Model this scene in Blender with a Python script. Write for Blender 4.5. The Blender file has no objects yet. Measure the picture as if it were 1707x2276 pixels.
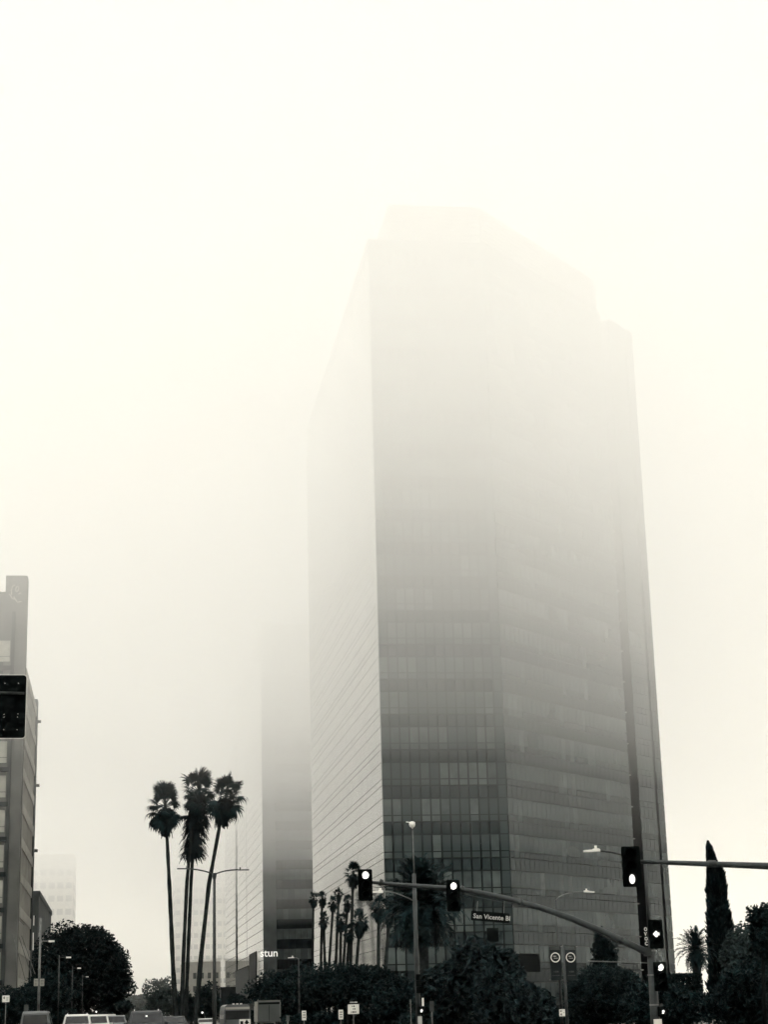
import bpy, bmesh, math, random
from mathutils import Vector, Matrix, Euler
random.seed(7)
R = math.radians
scene = bpy.context.scene

# ------------------------------------------------------------------ camera
CX, CY, F = 853.5, 1138.0, 3950.0          # photograph pixels (1707 x 2276)
EYE = Vector((0.0, 0.0, 1.3))
dY = Vector((258 - CX, CY - 2268, -F)).normalized()          # the boulevard's direction
vx = 470 - CX
vy = (-(dY.x * vx) + dY.z * F) / dY.y                        # vertical vanishing point, square to dY
dZ = Vector((vx, vy, -F)).normalized()
dX = dY.cross(dZ)
CAM = Matrix((dX, dY, dZ))                                   # camera -> world
cam_data = bpy.data.cameras.new('camera')
cam = bpy.data.objects.new('camera', cam_data)
scene.collection.objects.link(cam)
cam.matrix_world = Matrix.Translation(EYE) @ CAM.to_4x4()
cam_data.sensor_fit = 'VERTICAL'
cam_data.sensor_height = 24.0
cam_data.lens = 24.0 * F / 2276.0
cam_data.clip_start = 0.1
cam_data.clip_end = 20000.0
scene.camera = cam

# ------------------------------------------------------------------ sky, sun, exposure
SUN_EL, SUN_AZ = R(76), R(190)               # high and behind; azimuth from the boulevard's direction, clockwise
world = bpy.data.worlds.new('World')
scene.world = world
world.use_nodes = True
wn = world.node_tree
sky_node = wn.nodes.new('ShaderNodeTexSky')
sky_node.sky_type = 'NISHITA'
sky_node.sun_disc = False
sky_node.air_density = 2.0
sky_node.dust_density = 9.0
sky_node.sun_elevation = SUN_EL
sky_node.sun_rotation = SUN_AZ
grey = wn.nodes.new('ShaderNodeHueSaturation')               # toned monochrome photograph
grey.inputs['Saturation'].default_value = 0.0
wn.links.new(sky_node.outputs[0], grey.inputs['Color'])
wn.links.new(grey.outputs[0], wn.nodes['Background'].inputs[0])
wn.nodes['Background'].inputs[1].default_value = 0.15
sun_data = bpy.data.lights.new('sun', 'SUN')
sun_data.energy = 1.5
sun_data.angle = R(20)
sun_data.color = (1.0, 0.97, 0.92)
sun = bpy.data.objects.new('sun', sun_data)
scene.collection.objects.link(sun)
sdir = Vector((math.sin(SUN_AZ) * math.cos(SUN_EL), math.cos(SUN_AZ) * math.cos(SUN_EL), math.sin(SUN_EL)))
sun.rotation_euler = sdir.to_track_quat('Z', 'Y').to_euler()
sun.location = (0, -20, 60)
vs = scene.view_settings
vs.view_transform = 'Standard'
vs.look = 'None'
vs.exposure = 0.3
vs.gamma = 1.0
vs.use_curve_mapping = False
cy = scene.cycles
cy.max_bounces = 12
cy.diffuse_bounces = 2
cy.glossy_bounces = 3
cy.transmission_bounces = 2
cy.volume_bounces = 10
cy.transparent_max_bounces = 8
cy.use_adaptive_sampling = True
cy.adaptive_threshold = 0.03
cy.adaptive_min_samples = 24
cy.use_denoising = True
cy.use_light_tree = False
world.cycles.sampling_method = 'NONE'

def ray(px, py):
    return CAM @ Vector((px - CX, CY - py, -F))
def at(px, py, Y):
    """Point that stands Y metres down the boulevard in the direction of that pixel."""
    d = ray(px, py)
    return EYE + d * (Y / d.y)
def S(px, Y):
    return px * Y / F

# ------------------------------------------------------------------ materials
def mat(name, col, rough=0.6, ior=1.45, metal=0.0, var=0.25, scale=2.0, emit=None, bump=0.0, tint=None):
    m = bpy.data.materials.new(name)
    m.use_nodes = True
    t = m.node_tree
    b = t.nodes['Principled BSDF']
    b.inputs['Roughness'].default_value = rough
    b.inputs['IOR'].default_value = ior
    b.inputs['Metallic'].default_value = metal
    if tint: b.inputs['Specular Tint'].default_value = (*tint, 1)
    if var > 0:
        tc = t.nodes.new('ShaderNodeNewGeometry')
        nz = t.nodes.new('ShaderNodeTexNoise')
        nz.inputs['Scale'].default_value = scale
        nz.inputs['Detail'].default_value = 5.0
        rp = t.nodes.new('ShaderNodeValToRGB')
        rp.color_ramp.elements[0].position = 0.3
        rp.color_ramp.elements[1].position = 0.7
        rp.color_ramp.elements[0].color = (*[c * (1 - var) for c in col], 1)
        rp.color_ramp.elements[1].color = (*[min(1, c * (1 + var)) for c in col], 1)
        t.links.new(tc.outputs['Position'], nz.inputs['Vector'])
        t.links.new(nz.outputs['Fac'], rp.inputs['Fac'])
        t.links.new(rp.outputs['Color'], b.inputs['Base Color'])
        if bump:
            bp = t.nodes.new('ShaderNodeBump')
            bp.inputs['Strength'].default_value = bump
            t.links.new(nz.outputs['Fac'], bp.inputs['Height'])
            t.links.new(bp.outputs['Normal'], b.inputs['Normal'])
    else:
        b.inputs['Base Color'].default_value = (*col, 1)
    if emit:
        b.inputs['Emission Color'].default_value = (*emit[0], 1)
        b.inputs['Emission Strength'].default_value = emit[1]
    return m

M = {}
M['asphalt'] = mat('asphalt', (.045, .047, .048), .85, var=.3, scale=.8)
M['concrete'] = mat('concrete_paving', (.15, .148, .14), .85, var=.2, scale=.6)
M['paint'] = mat('road_paint', (.7, .69, .65), .7, var=.15, scale=3)
M['soil'] = mat('pale_city_ground', (.4, .392, .375), .9, var=.3, scale=.3)
GI = 1.5
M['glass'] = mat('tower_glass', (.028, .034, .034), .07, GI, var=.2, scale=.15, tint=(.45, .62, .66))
M['glass_mid'] = mat('tower_glass_half_blind', (.041, .048, .047), .07, GI, var=.3, scale=.6, tint=(.45, .62, .66))
M['glass_blind'] = mat('tower_glass_blind', (.060, .068, .065), .07, GI, var=.3, scale=.6, tint=(.45, .62, .66))
M['spandrel'] = mat('spandrel_glass', (.004, .006, .007), .10, GI, var=.3, scale=.3, tint=(.45, .62, .66))
M['street_glass'] = mat('brightened_street_glass', (.30, .31, .30), .07, 1.7, .35, var=.14, scale=.35)  # tower glass made paler and more metallic to imitate the fog's grazing reflection
M['mullion'] = mat('dark_mullion', (.002, .003, .004), .5, 1.2, var=.2, scale=1)
M['louvre'] = mat('crown_louvre', (.05, .052, .05), .5, var=.2, scale=.4)
M['ledge'] = mat('pale_ledge', (.22, .22, .2), .6, var=.2, scale=1)
M['roofing'] = mat('roofing', (.1, .1, .1), .9, var=.2, scale=.5)
M['beige'] = mat('beige_concrete', (.1, .102, .095), .85, var=.25, scale=.35)
M['tan'] = mat('tan_stone', (.028, .034, .033), .8, var=.3, scale=.5)
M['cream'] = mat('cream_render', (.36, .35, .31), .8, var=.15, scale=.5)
M['darkwall'] = mat('dark_wall', (.012, .017, .018), .6, var=.35, scale=.7, ior=1.2)
M['greywall'] = mat('grey_wall', (.055, .062, .06), .8, var=.3, scale=.4)
M['pane_dark'] = mat('dark_pane', (.01, .013, .014), .12, 1.4, var=.2, scale=1)
M['pane_pale'] = mat('pale_blind_pane', (.33, .33, .29), .35, var=.2, scale=.8)
M['white'] = mat('white_paint', (.78, .77, .72), .5, var=.08, scale=2)
M['black'] = mat('black_paint', (.003, .005, .005), .65, 1.12, var=.2, scale=3)
M['blackmatte'] = mat('black_housing', (.003, .005, .005), .75, 1.12, var=.25, scale=4)
M['steel'] = mat('galvanised_steel', (.12, .125, .12), .45, metal=.35, var=.35, scale=5, bump=.1)
M['paintedpole'] = mat('weathered_pole', (.022, .028, .029), .55, var=.4, scale=4, bump=.15)
M['darkpole'] = mat('dark_pole', (.012, .016, .016), .5, var=.3, scale=4)
M['rubber'] = mat('rubber', (.012, .012, .012), .8, var=.2)
M['chrome'] = mat('chrome', (.5, .5, .5), .2, metal=1, var=0)
M['carglass'] = mat('car_glass', (.01, .012, .013), .06, 1.45, var=0)
M['carwhite'] = mat('white_car_paint', (.55, .545, .52), .3, var=.04)
M['cardark'] = mat('dark_car_paint', (.02, .024, .026), .5, var=.1)
M['cargrey'] = mat('grey_car_paint', (.09, .098, .1), .3, var=.1)
M['lampglow'] = mat('lit_signal_lens', (.8, .8, .75), .3, var=0, emit=((1, .98, .93), 1.1))
M['ledhead'] = mat('pale_lamp_head', (.8, .79, .74), .4, var=.05)
M['sign'] = mat('white_sign_sheet', (.72, .71, .66), .6, var=.08, scale=3)
M['lettering'] = mat('pale_lettering', (.4, .4, .38), .6, var=.05)
M['brightletter'] = mat('lit_letters', (.8, .8, .76), .5, var=0, emit=((1, .98, .93), .35))
M['bark'] = mat('bark', (.009, .012, .012), .9, var=.4, scale=3, bump=.5, ior=1.12)
M['palmbark'] = mat('palm_bark', (.016, .02, .02), .9, var=.4, scale=4, bump=.5, ior=1.12)
M['palmleaf'] = mat('palm_leaf', (.006, .017, .019), .6, var=.45, scale=1.2, ior=1.15)
M['deadleaf'] = mat('dead_palm_leaf', (.010, .016, .018), .9, var=.4, scale=2, ior=1.12)
M['leaf'] = mat('ficus_leaf', (.005, .014, .015), .6, var=.45, scale=1.5, ior=1.15)
M['leaf2'] = mat('shrub_leaf', (.010, .020, .022), .55, var=.6, scale=2.0, ior=1.15)
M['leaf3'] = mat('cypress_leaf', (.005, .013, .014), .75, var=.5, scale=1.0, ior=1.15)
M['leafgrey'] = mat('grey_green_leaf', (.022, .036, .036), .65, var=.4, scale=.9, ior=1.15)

# ------------------------------------------------------------------ mesh helpers
class MB:
    def __init__(self):
        self.v = []; self.f = []; self.mi = []
    def _add(self, vs, fs, m=0):
        n = len(self.v)
        self.v += [tuple(p) for p in vs]
        self.f += [tuple(n + i for i in f) for f in fs]
        self.mi += [m] * len(fs)
        return self
    def quad(self, a, b, c, d, m=0):
        return self._add([a, b, c, d], [(0, 1, 2, 3)], m)
    def tri(self, a, b, c, m=0):
        return self._add([a, b, c], [(0, 1, 2)], m)
    def box(self, x0, x1, y0, y1, z0, z1, m=0):
        vs = [(x0, y0, z0), (x1, y0, z0), (x1, y1, z0), (x0, y1, z0), (x0, y0, z1), (x1, y0, z1), (x1, y1, z1), (x0, y1, z1)]
        return self._add(vs, [(3, 2, 1, 0), (4, 5, 6, 7), (0, 1, 5, 4), (1, 2, 6, 5), (2, 3, 7, 6), (3, 0, 4, 7)], m)
    def cbox(self, c, s, rot=None, m=0):
        vs = []
        for dx, dy, dz in ((-1, -1, -1), (1, -1, -1), (1, 1, -1), (-1, 1, -1), (-1, -1, 1), (1, -1, 1), (1, 1, 1), (-1, 1, 1)):
            p = Vector((dx * s[0] / 2, dy * s[1] / 2, dz * s[2] / 2))
            if rot is not None: p = rot @ p
            vs.append(Vector(c) + p)
        return self._add(vs, [(3, 2, 1, 0), (4, 5, 6, 7), (0, 1, 5, 4), (1, 2, 6, 5), (2, 3, 7, 6), (3, 0, 4, 7)], m)
    def prism(self, pts, z0, z1, m=0):
        n = len(pts)
        vs = [(x, y, z0) for x, y in pts] + [(x, y, z1) for x, y in pts]
        fs = [tuple(range(n - 1, -1, -1)), tuple(range(n, 2 * n))] + [(i, (i + 1) % n, n + (i + 1) % n, n + i) for i in range(n)]
        return self._add(vs, fs, m)
    def tube(self, pts, rad, n=10, m=0):
        pts = [Vector(p) for p in pts]
        if not isinstance(rad, (list, tuple)): rad = [rad] * len(pts)
        vs = []; fs = []
        t0 = (pts[1] - pts[0]).normalized()
        up = Vector((0, 0, 1)) if abs(t0.z) < .9 else Vector((0, 1, 0))
        u = t0.cross(up).normalized()
        for i, p in enumerate(pts):
            t = (pts[min(i + 1, len(pts) - 1)] - pts[max(i - 1, 0)]).normalized()
            u = (u - t * u.dot(t)).normalized()
            w = t.cross(u)
            for k in range(n):
                a = 2 * math.pi * k / n
                vs.append(p + (u * math.cos(a) + w * math.sin(a)) * rad[i])
        for i in range(len(pts) - 1):
            for k in range(n):
                fs.append((i * n + k, i * n + (k + 1) % n, (i + 1) * n + (k + 1) % n, (i + 1) * n + k))
        fs.append(tuple(range(n - 1, -1, -1)))
        fs.append(tuple((len(pts) - 1) * n + k for k in range(n)))
        return self._add(vs, fs, m)
    def build(self, name, mats, parent=None, world=True, smooth=False, label=None, kind=None):
        me = bpy.data.meshes.new(name)
        off = Vector((0, 0, 0))
        if parent is not None and world:
            r = parent
            while r is not None:
                off += r.location; r = r.parent
        me.from_pydata([Vector(p) - off for p in self.v], [], self.f)
        if not isinstance(mats, (list, tuple)): mats = [mats]
        for m in mats: me.materials.append(m)
        if len(mats) > 1: me.polygons.foreach_set('material_index', self.mi)
        if smooth: me.polygons.foreach_set('use_smooth', [True] * len(me.polygons))
        me.update()
        return link(name, me, parent, label, kind)

def link(name, me, parent=None, label=None, kind=None):
    o = bpy.data.objects.new(name, me)
    scene.collection.objects.link(o)
    if parent is not None: o.parent = parent
    if label: o['label'] = label
    if kind: o['kind'] = kind
    return o
def thing(name, label, cat, loc, group=None):
    o = bpy.data.objects.new(name, None)
    scene.collection.objects.link(o)
    o.location = loc
    o.empty_display_size = .5
    o['label'] = label; o['category'] = cat
    if group: o['group'] = group
    return o
def structure(name, mb, m):
    return mb.build(name, m, kind='structure')
def inst(name, me, parent, loc, rot=None, scale=1.0, label=None):
    """a piece that shares its mesh with its likes; loc in the thing's own coordinates"""
    o = link(name, me, parent, label)
    o.location = loc
    if rot is not None: o.rotation_euler = rot
    if scale != 1.0: o.scale = (scale,) * 3
    return o
def mesh_of(mb, name, mats):
    me = bpy.data.meshes.new(name)
    me.from_pydata([Vector(p) for p in mb.v], [], mb.f)
    if not isinstance(mats, (list, tuple)): mats = [mats]
    for m in mats: me.materials.append(m)
    if len(mats) > 1: me.polygons.foreach_set('material_index', mb.mi)
    me.update()
    return me
def text_mb(text, size, origin, xdir, updir, depth=.02, spacing=1.0, bold=0.0):
    """lettering as real geometry: returns an MB standing on origin, reading along xdir"""
    cu = bpy.data.curves.new('text', 'FONT')
    cu.body = text; cu.size = size; cu.extrude = depth / 2; cu.space_character = spacing; cu.offset = bold
    cu.resolution_u = 2
    o = bpy.data.objects.new('text', cu)
    scene.collection.objects.link(o)
    bpy.context.view_layer.update()
    me = bpy.data.meshes.new_from_object(o.evaluated_get(bpy.context.evaluated_depsgraph_get()))
    xd = Vector(xdir).normalized(); ud = Vector(updir).normalized(); nd = xd.cross(ud)
    mb = MB()
    mb._add([Vector(origin) + xd * v.co.x + ud * v.co.y + nd * v.co.z for v in me.vertices], [tuple(p.vertices) for p in me.polygons])
    bpy.data.objects.remove(o); bpy.data.curves.remove(cu); bpy.data.meshes.remove(me)
    return mb
# ------------------------------------------------------------------ setting: ground, road, pavements
structure('ground', MB().quad((-2400, -2300, -.02), (2400, -2300, -.02), (2400, 3200, -.02), (-2400, 3200, -.02)), M['soil'])
structure('road', MB().quad((-8.6, -300, 0), (12.5, -300, 0), (12.5, 1500, 0), (-8.6, 1500, 0))
          .quad((12.5, 20, 0), (140, 150, 0), (140, 176, 0), (12.5, 48, 0)), M['asphalt'])
mk = MB()
for x in (-5.1, -1.7, 1.7, 8.6):
    for k in range(60):
        mk.quad((x - .06, 100 + k * 9, .004), (x + .06, 100 + k * 9, .004), (x + .06, 103 + k * 9, .004), (x - .06, 103 + k * 9, .004))
for k in range(14):
    mk.quad((-8 + k * 1.4, 118, .004), (-7.4 + k * 1.4, 118, .004), (-7.4 + k * 1.4, 121, .004), (-8 + k * 1.4, 121, .004))
structure('road_marking', mk, M['paint'])
structure('pavement', MB().box(12.6, 29.2, 140, 1200, -.1, .13).box(-30, -8.7, 60, 1200, -.1, .13), M['concrete'])
structure('corner_pavement', MB().prism([(18, 62), (60, 106), (60, 139), (12.8, 139), (12.8, 62)], -.1, .13), M['concrete'])
structure('traffic_island', MB().prism([(4.4, 112), (7.6, 112), (8.2, 170), (4.2, 170)], -.1, .15), M['concrete'])

# ------------------------------------------------------------------ facade helpers
def inset(poly, d):
    out = []
    n = len(poly)
    for i in range(n):
        a, b, c = Vector(poly[i - 1]), Vector(poly[i]), Vector(poly[(i + 1) % n])
        e1 = (b - a).normalized(); e2 = (c - b).normalized()
        n1 = Vector((-e1.y, e1.x)); n2 = Vector((-e2.y, e2.x))        # inward for counter-clockwise plans
        k = n1 + n2
        out.append(tuple(b + k * (d / max(.2, 1 + n1.dot(n2)))))
    return out
def pane(mb, p, u, w, z0, z1, nrm, th, m=0):
    """one proud panel: front face and four edges"""
    a = Vector((p.x, p.y, z0)); b = a + u * w
    q = [a, b, b + Vector((0, 0, z1 - z0)), a + Vector((0, 0, z1 - z0))]
    back = [v - nrm * th for v in q]
    mb._add(q + back, [(0, 1, 2, 3), (4, 5, 1, 0), (5, 6, 2, 1), (6, 7, 3, 2), (7, 4, 0, 3)], m)
def glazing(mb, p0, p1, z0, fh, nf, ncol, bands, pick, th=.07, gap=.06, hgap=.05):
    """rows of panes on a face running p0 -> p1 (outward normal on the right hand side)"""
    p0 = Vector((p0[0], p0[1], 0)); p1 = Vector((p1[0], p1[1], 0))
    L = (p1 - p0).length; u = (p1 - p0) / L
    nrm = Vector((u.y, -u.x, 0)); w = L / ncol
    for k in range(nf):
        for c in range(ncol):
            pk = pick(k, c)
            for bi, (h0, h1) in enumerate(bands):
                pane(mb, p0 + u * (c * w + gap / 2), u, w - gap, z0 + k * fh + h0 + hgap / 2, z0 + k * fh + h1 - hgap / 2, nrm, th, pk[bi])

# ------------------------------------------------------------------ the tall tower
TZ0, TFH, TNF, TROOF, TCROWN = 1.59, 4.08, 22, 93.4, 98.4
A_, B_, C_, D_ = (29.4, 275.0), (29.4, 200.0), (43.9, 200.0), (64.75, 221.6)
du = Vector((D_[0] - C_[0], D_[1] - C_[1], 0)).normalized()
dn = Vector((du.y, -du.x, 0))                                   # outward from the diagonal face
def along(s, depth=0.0):
    p = Vector((D_[0], D_[1], 0)) + du * s - dn * depth
    return (p.x, p.y)
E_, F0_, F1_, G_ = along(2.4), along(6.9), along(7.6), along(9.3)
tower = thing('office_tower', 'tallest glass tower, its top lost in the fog, with chamfered right side', 'tower', (45, 240, 0))
plan = [A_, B_, C_, D_, along(0, 1.6), along(2.4, 1.6), E_, G_, (72.0, 262.0), (60.0, 275.0)]
plan_ccw = plan
MB().prism(inset(plan_ccw, .12), 0, TROOF - .15).build('wall', M['mullion'], tower)
BANDS = [(0, .74), (.74, 2.62), (2.62, 4.08)]                   # transom, window, spandrel
def blind_row(n):
    """blinds come in runs along a floor"""
    out = []; cur = 0
    for c in range(n):
        if random.random() < .72: cur = random.choice((0, 0, 1, 1, 2, 2))
        out.append(cur)
    return out
glassmats = [M['glass'], M['glass_mid'], M['glass_blind'], M['spandrel'], M['street_glass']]
# front: every pane a piece of its own
cw = (C_[0] - B_[0]) / 13
pm = {}
for nm, h in (('transom_pane', .74), ('window_pane', 1.88), ('spandrel_panel', 1.46)):
    for mi in range(4):
        mb = MB(); pane(mb, Vector((0, 0, 0)), Vector((1, 0, 0)), cw - .2, .06, h - .06, Vector((0, -1, 0)), .09)
        pm[nm, mi] = mesh_of(mb, nm, glassmats[mi])
org = Vector(tower.location)
for k in range(TNF):
    row = blind_row(12)
    for c in range(13):
        x = B_[0] + .1 + c * cw; z = TZ0 + k * TFH
        b = row[c] if c < 12 else 0
        inst('transom_pane', pm['transom_pane', max(0, b - (random.random() < .3))], tower, Vector((x, B_[1], z)) - org)
        inst('window_pane', pm['window_pane', b], tower, Vector((x, B_[1], z + .74)) - org)
        inst('spandrel_panel', pm['spandrel_panel', 3 if c < 12 else 0], tower, Vector((x, B_[1], z + 2.62)) - org)
# street side: too foreshortened to pick panes apart
mb = MB()
rows = [blind_row(62) for _ in range(TNF)]
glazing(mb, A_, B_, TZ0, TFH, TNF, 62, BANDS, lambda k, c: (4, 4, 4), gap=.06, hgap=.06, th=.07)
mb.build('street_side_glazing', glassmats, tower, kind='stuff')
mb = MB()
rows = [blind_row(28) for _ in range(TNF)]
glazing(mb, C_, D_, TZ0, TFH, TNF, 28, BANDS, lambda k, c: ((3, 0, 3) if rows[k][c] < 2 or random.random() < .6 else (0, 1, 3)), gap=.06, hgap=.075)
mb.build('diagonal_side_glazing', glassmats, tower, kind='stuff')
mb = MB()
glazing(mb, E_, F0_, TZ0, TFH, TNF, 4, BANDS, lambda k, c: (3, 0, 3))
glazing(mb, F1_, G_, TZ0, TFH, TNF, 2, BANDS, lambda k, c: (3, 0, 3))
mb.build('corner_bay_glazing', glassmats, tower, kind='stuff')
ld = MB(); pa = along(.08, 1.35); 
ld.cbox(Vector((*along(1.2, 1.2), 0)), (2.2, .5, .12), Matrix.Rotation(math.atan2(du.y, du.x), 3, 'Z'))
lme = mesh_of(ld, 'recess_ledge', M['ledge'])
for k in range(TNF):
    inst('recess_ledge', lme, tower, Vector((0, 0, TZ0 + k * TFH)) - org)
# parapet panels, roof, crown
mb = MB()
for (q0, q1, n) in ((A_, B_, 62), (B_, C_, 13), (C_, D_, 28), (E_, F0_, 4), (F1_, G_, 2)):
    glazing(mb, q0, q1, TZ0 + TNF * TFH, 2.05, 1, n, [(0, 2.05)], lambda k, c: (3,), th=.11)
mb.build('parapet', glassmats, tower, kind='stuff')
crown_plan = [(32.2, 268), (32.2, 200.5), (43.7, 200.5), (64.35, 221.85), along(0, 3), (62, 262)]
crown = MB().prism(crown_plan, TROOF - .2, TCROWN).build('crown', M['louvre'], tower, label='pale mechanical crown set back on the roof')
mb = MB()
for k in range(9):
    z = TROOF + .3 + k * .55
    mb.cbox((37.95, 200.42, z), (11.4, .14, .22))
    c0 = (Vector((43.7, 200.5, z)) + Vector((64.35, 221.85, z))) / 2 + dn * .07
    mb.cbox(c0, (28.8, .14, .22), Matrix.Rotation(math.atan2(du.y, du.x), 3, 'Z'))
mb.build('louvre', M['greywall'], crown)
# dark plant-room openings low on the diagonal face and the lobby
op = MB()
for (px0, px1, py0, py1) in ((1083, 1108, 2062, 2094), (1015, 1065, 2112, 2150), (1116, 1135, 2115, 2150), (1150, 1200, 2120, 2160)):
    def hit(px, py):
        d = ray(px, py)
        if px < 1135:                                              # on the front plane while left of the corner
            t = (B_[1] - .03 - EYE.y) / d.y; p = EYE + d * t
            if p.x < C_[0]: return p, Vector((0, -1, 0))
        p0 = Vector((C_[0], C_[1], 0)) + dn * .03
        t = (p0 - EYE).dot(dn) / d.dot(dn)
        return EYE + d * t, dn
    a, n0 = hit(px0, py1); b, n1 = hit(px1, py0)
    mbx = MB(); u = Vector((b.x - a.x, b.y - a.y, 0)); w = u.length
    pane(mbx, a, u / w, w, a.z, b.z, n0, .12)
    mbx.build('vent_opening', M['black'], tower)
MB().box(34, 41, 199.6, 199.95, .14, 5.2).build('entrance_canopy', M['greywall'], tower)

# ------------------------------------------------------------------ second tower down the street
t2 = thing('office_building', 'dark slab tower left of the tallest one, lettered at its foot', 'building', (46, 400, 0))
MB().box(29.62, 62, 372.1, 453.9, 0, 82).build('wall', M['mullion'], t2)
MB().box(29.42, 32.15, 371.75, 372.08, 0, 82.3).build('corner_pier', M['tan'], t2)
mb = MB()
r2 = [blind_row(24) for _ in range(23)]
glazing(mb, (32.2, 372.0), (61.9, 372.0), .4, 3.98, 20, 24, [(0, 2.1), (2.1, 3.98)], lambda k, c: ((r2[k][c] + 1) // 2, 3))
mb.build('front_glazing', glassmats, t2, kind='stuff')
mb = MB()
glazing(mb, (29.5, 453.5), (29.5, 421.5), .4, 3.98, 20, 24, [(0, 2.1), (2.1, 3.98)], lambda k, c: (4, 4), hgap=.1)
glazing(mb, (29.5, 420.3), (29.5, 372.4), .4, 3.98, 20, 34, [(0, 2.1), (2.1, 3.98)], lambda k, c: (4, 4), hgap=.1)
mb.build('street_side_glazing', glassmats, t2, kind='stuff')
p = at(577.5, 2126.5, 371.7)
text_mb('stun', 2.15, p, (1, 0, -.0), (0, 0, 1), .1, 1.0, .02).build('lettering', M['brightletter'], t2, label='pale lowercase letters reading stun')
MB().box(29.7, 61.9, 372.3, 453.7, 82, 82.2).build('roof', M['roofing'], t2)

t3 = thing('office_building', 'pale glass block just beyond the lettered slab tower', 'building', (45, 484, 0))
MB().box(29.62, 60, 461, 507, 0, 70).build('wall', M['mullion'], t3)
mb = MB()
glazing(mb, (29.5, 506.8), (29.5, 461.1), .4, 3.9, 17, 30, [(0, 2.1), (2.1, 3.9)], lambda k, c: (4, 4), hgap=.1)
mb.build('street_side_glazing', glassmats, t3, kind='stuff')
mb = MB()
glazing(mb, (29.7, 460.95), (59.9, 460.95), .4, 3.9, 17, 24, [(0, 2.1), (2.1, 3.9)], lambda k, c: (0, 3))
mb.build('front_glazing', glassmats, t3, kind='stuff')

# ------------------------------------------------------------------ generic background building with picked-out windows
def building(name, label, x0, x1, y0, y1, h, wall, win, fh, cols, side_cols=0, side='E', parapet=None, wz0=1.2, wh=1.6, ww=.6, pane_mats=None):
    t = thing(name, label, 'building', ((x0 + x1) / 2, (y0 + y1) / 2, 0))
    MB().box(x0, x1, y0, y1, 0, h).build('wall', wall, t)
    MB().box(x0 - .15, x1 + .15, y0 - .15, y1 + .15, h, h + .7).build('parapet', parapet or wall, t)
    o = Vector(t.location); cwid = (x1 - x0) / cols
    mb = MB(); pane(mb, Vector((0, 0, 0)), Vector((1, 0, 0)), cwid * ww, 0, wh, Vector((0, -1, 0)), .08)
    mes = [mesh_of(mb, 'window', m) for m in (pane_mats or [win])]
    sme = None
    n = int((h - 1.5) / fh)
    for k in range(n):
        for c in range(cols):
            inst('window', random.choice(mes), t, Vector((x0 + cwid * (c + .5 - ww / 2), y0 - .05, wz0 + k * fh)) - o)
    if side_cols:
        sw = (y1 - y0) / side_cols; xs = x1 + .05 if side == 'E' else x0 - .05
        nr = Vector((1 if side == 'E' else -1, 0, 0)); u = Vector((0, 1 if side == 'E' else -1, 0))
        mb = MB(); pane(mb, Vector((0, 0, 0)), u, sw * ww, 0, wh, nr, .08)
        sme = mesh_of(mb, 'window', win)
        for k in range(n):
            for c in range(side_cols):
                yy = y0 + sw * (c + .5 - ww / 2) if side == 'E' else y1 - sw * (c + .5 - ww / 2)
                inst('window', sme, t, Vector((xs, yy, wz0 + k * fh)) - o)
    return t

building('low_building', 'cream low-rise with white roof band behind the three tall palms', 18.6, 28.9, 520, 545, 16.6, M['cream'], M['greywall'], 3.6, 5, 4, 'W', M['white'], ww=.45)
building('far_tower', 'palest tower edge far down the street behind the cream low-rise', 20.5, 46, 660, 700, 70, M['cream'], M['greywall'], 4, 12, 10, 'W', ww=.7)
building('dark_shop', 'small dark shop front beside the cream low-rise', 24.6, 29.3, 440, 453, 7.6, M['darkwall'], M['pane_dark'], 3.2, 4, 3, 'W')
MB_t = thing('wall_slab', 'dark flat wall slab standing before the pale glass block', 'wall', (26.1, 384, 0))
MB().box(25.8, 26.4, 364, 404, .13, 10.9).build('slab', M['darkwall'], MB_t)
MB().box(25.7, 26.5, 363.9, 404.1, 10.9, 11.1).build('coping', M['black'], MB_t)
pl0, pl1 = at(572.5, 2200, 240), at(557.5, 2200, 253)
pxx = pl0.x
py_ = thing('pylon', 'dark thin pylon with a pale edge left of the stun letters', 'pylon', (pxx, 246, 0))
ptz = at(572, 2114, 240).z
MB().box(pxx - .2, pxx - .02, 240.05, 240.05 + (pl1.y - pl0.y), .13, ptz).build('panel', M['darkwall'], py_)
MB().box(pxx - .05, pxx + .03, 239.9, 240.02, .13, ptz + .05).build('pale_edge', M['white'], py_)
MB().box(pxx - .4, pxx + .2, 239.8, 253.1, .12, .5).build('plinth', M['concrete'], py_)
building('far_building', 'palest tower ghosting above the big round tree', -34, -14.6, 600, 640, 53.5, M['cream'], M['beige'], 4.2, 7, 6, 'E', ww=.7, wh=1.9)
building('annex_building', 'narrow grey block squeezed behind the left office block', -40, -11.15, 262, 312, 18.6, M['greywall'], M['pane_dark'], 3.6, 12, 14, 'E', ww=.35)

# ------------------------------------------------------------------ the office block on the left
lb = thing('office_block', 'concrete office block with banded windows and emblem at left edge', 'building', (-25, 216, 0))
LX = -10.7
MB().box(-45, LX - .25, 200.6, 231.8, 0, 40.6).build('wall', M['tan'], lb)
MB().box(-13.1, LX, 200.0, 202.6, 0, 50.2).build('crown_pier', M['beige'], lb, label='tall corner pier that rises above the roof')
MB().box(-45, -13.12, 200.4, 203, 40.6, 48.4).build('penthouse', M['beige'], lb)
for x0, x1 in ((-12.28, -11.9), (-16.3, -15.2)):
    MB().box(x0, x1, 199.75, 199.98, 0, 46).build('pilaster', M['tan'], lb)
fz = 3.78
zref = at(10, 1852, 200).z                                       # a window sill line
lo = Vector(lb.location)
mb = MB(); pane(mb, Vector((0, 0, 0)), Vector((1, 0, 0)), 1.55, 0, 1.75, Vector((0, -1, 0)), .1)
wme = mesh_of(mb, 'window', M['pane_pale'])
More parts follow.
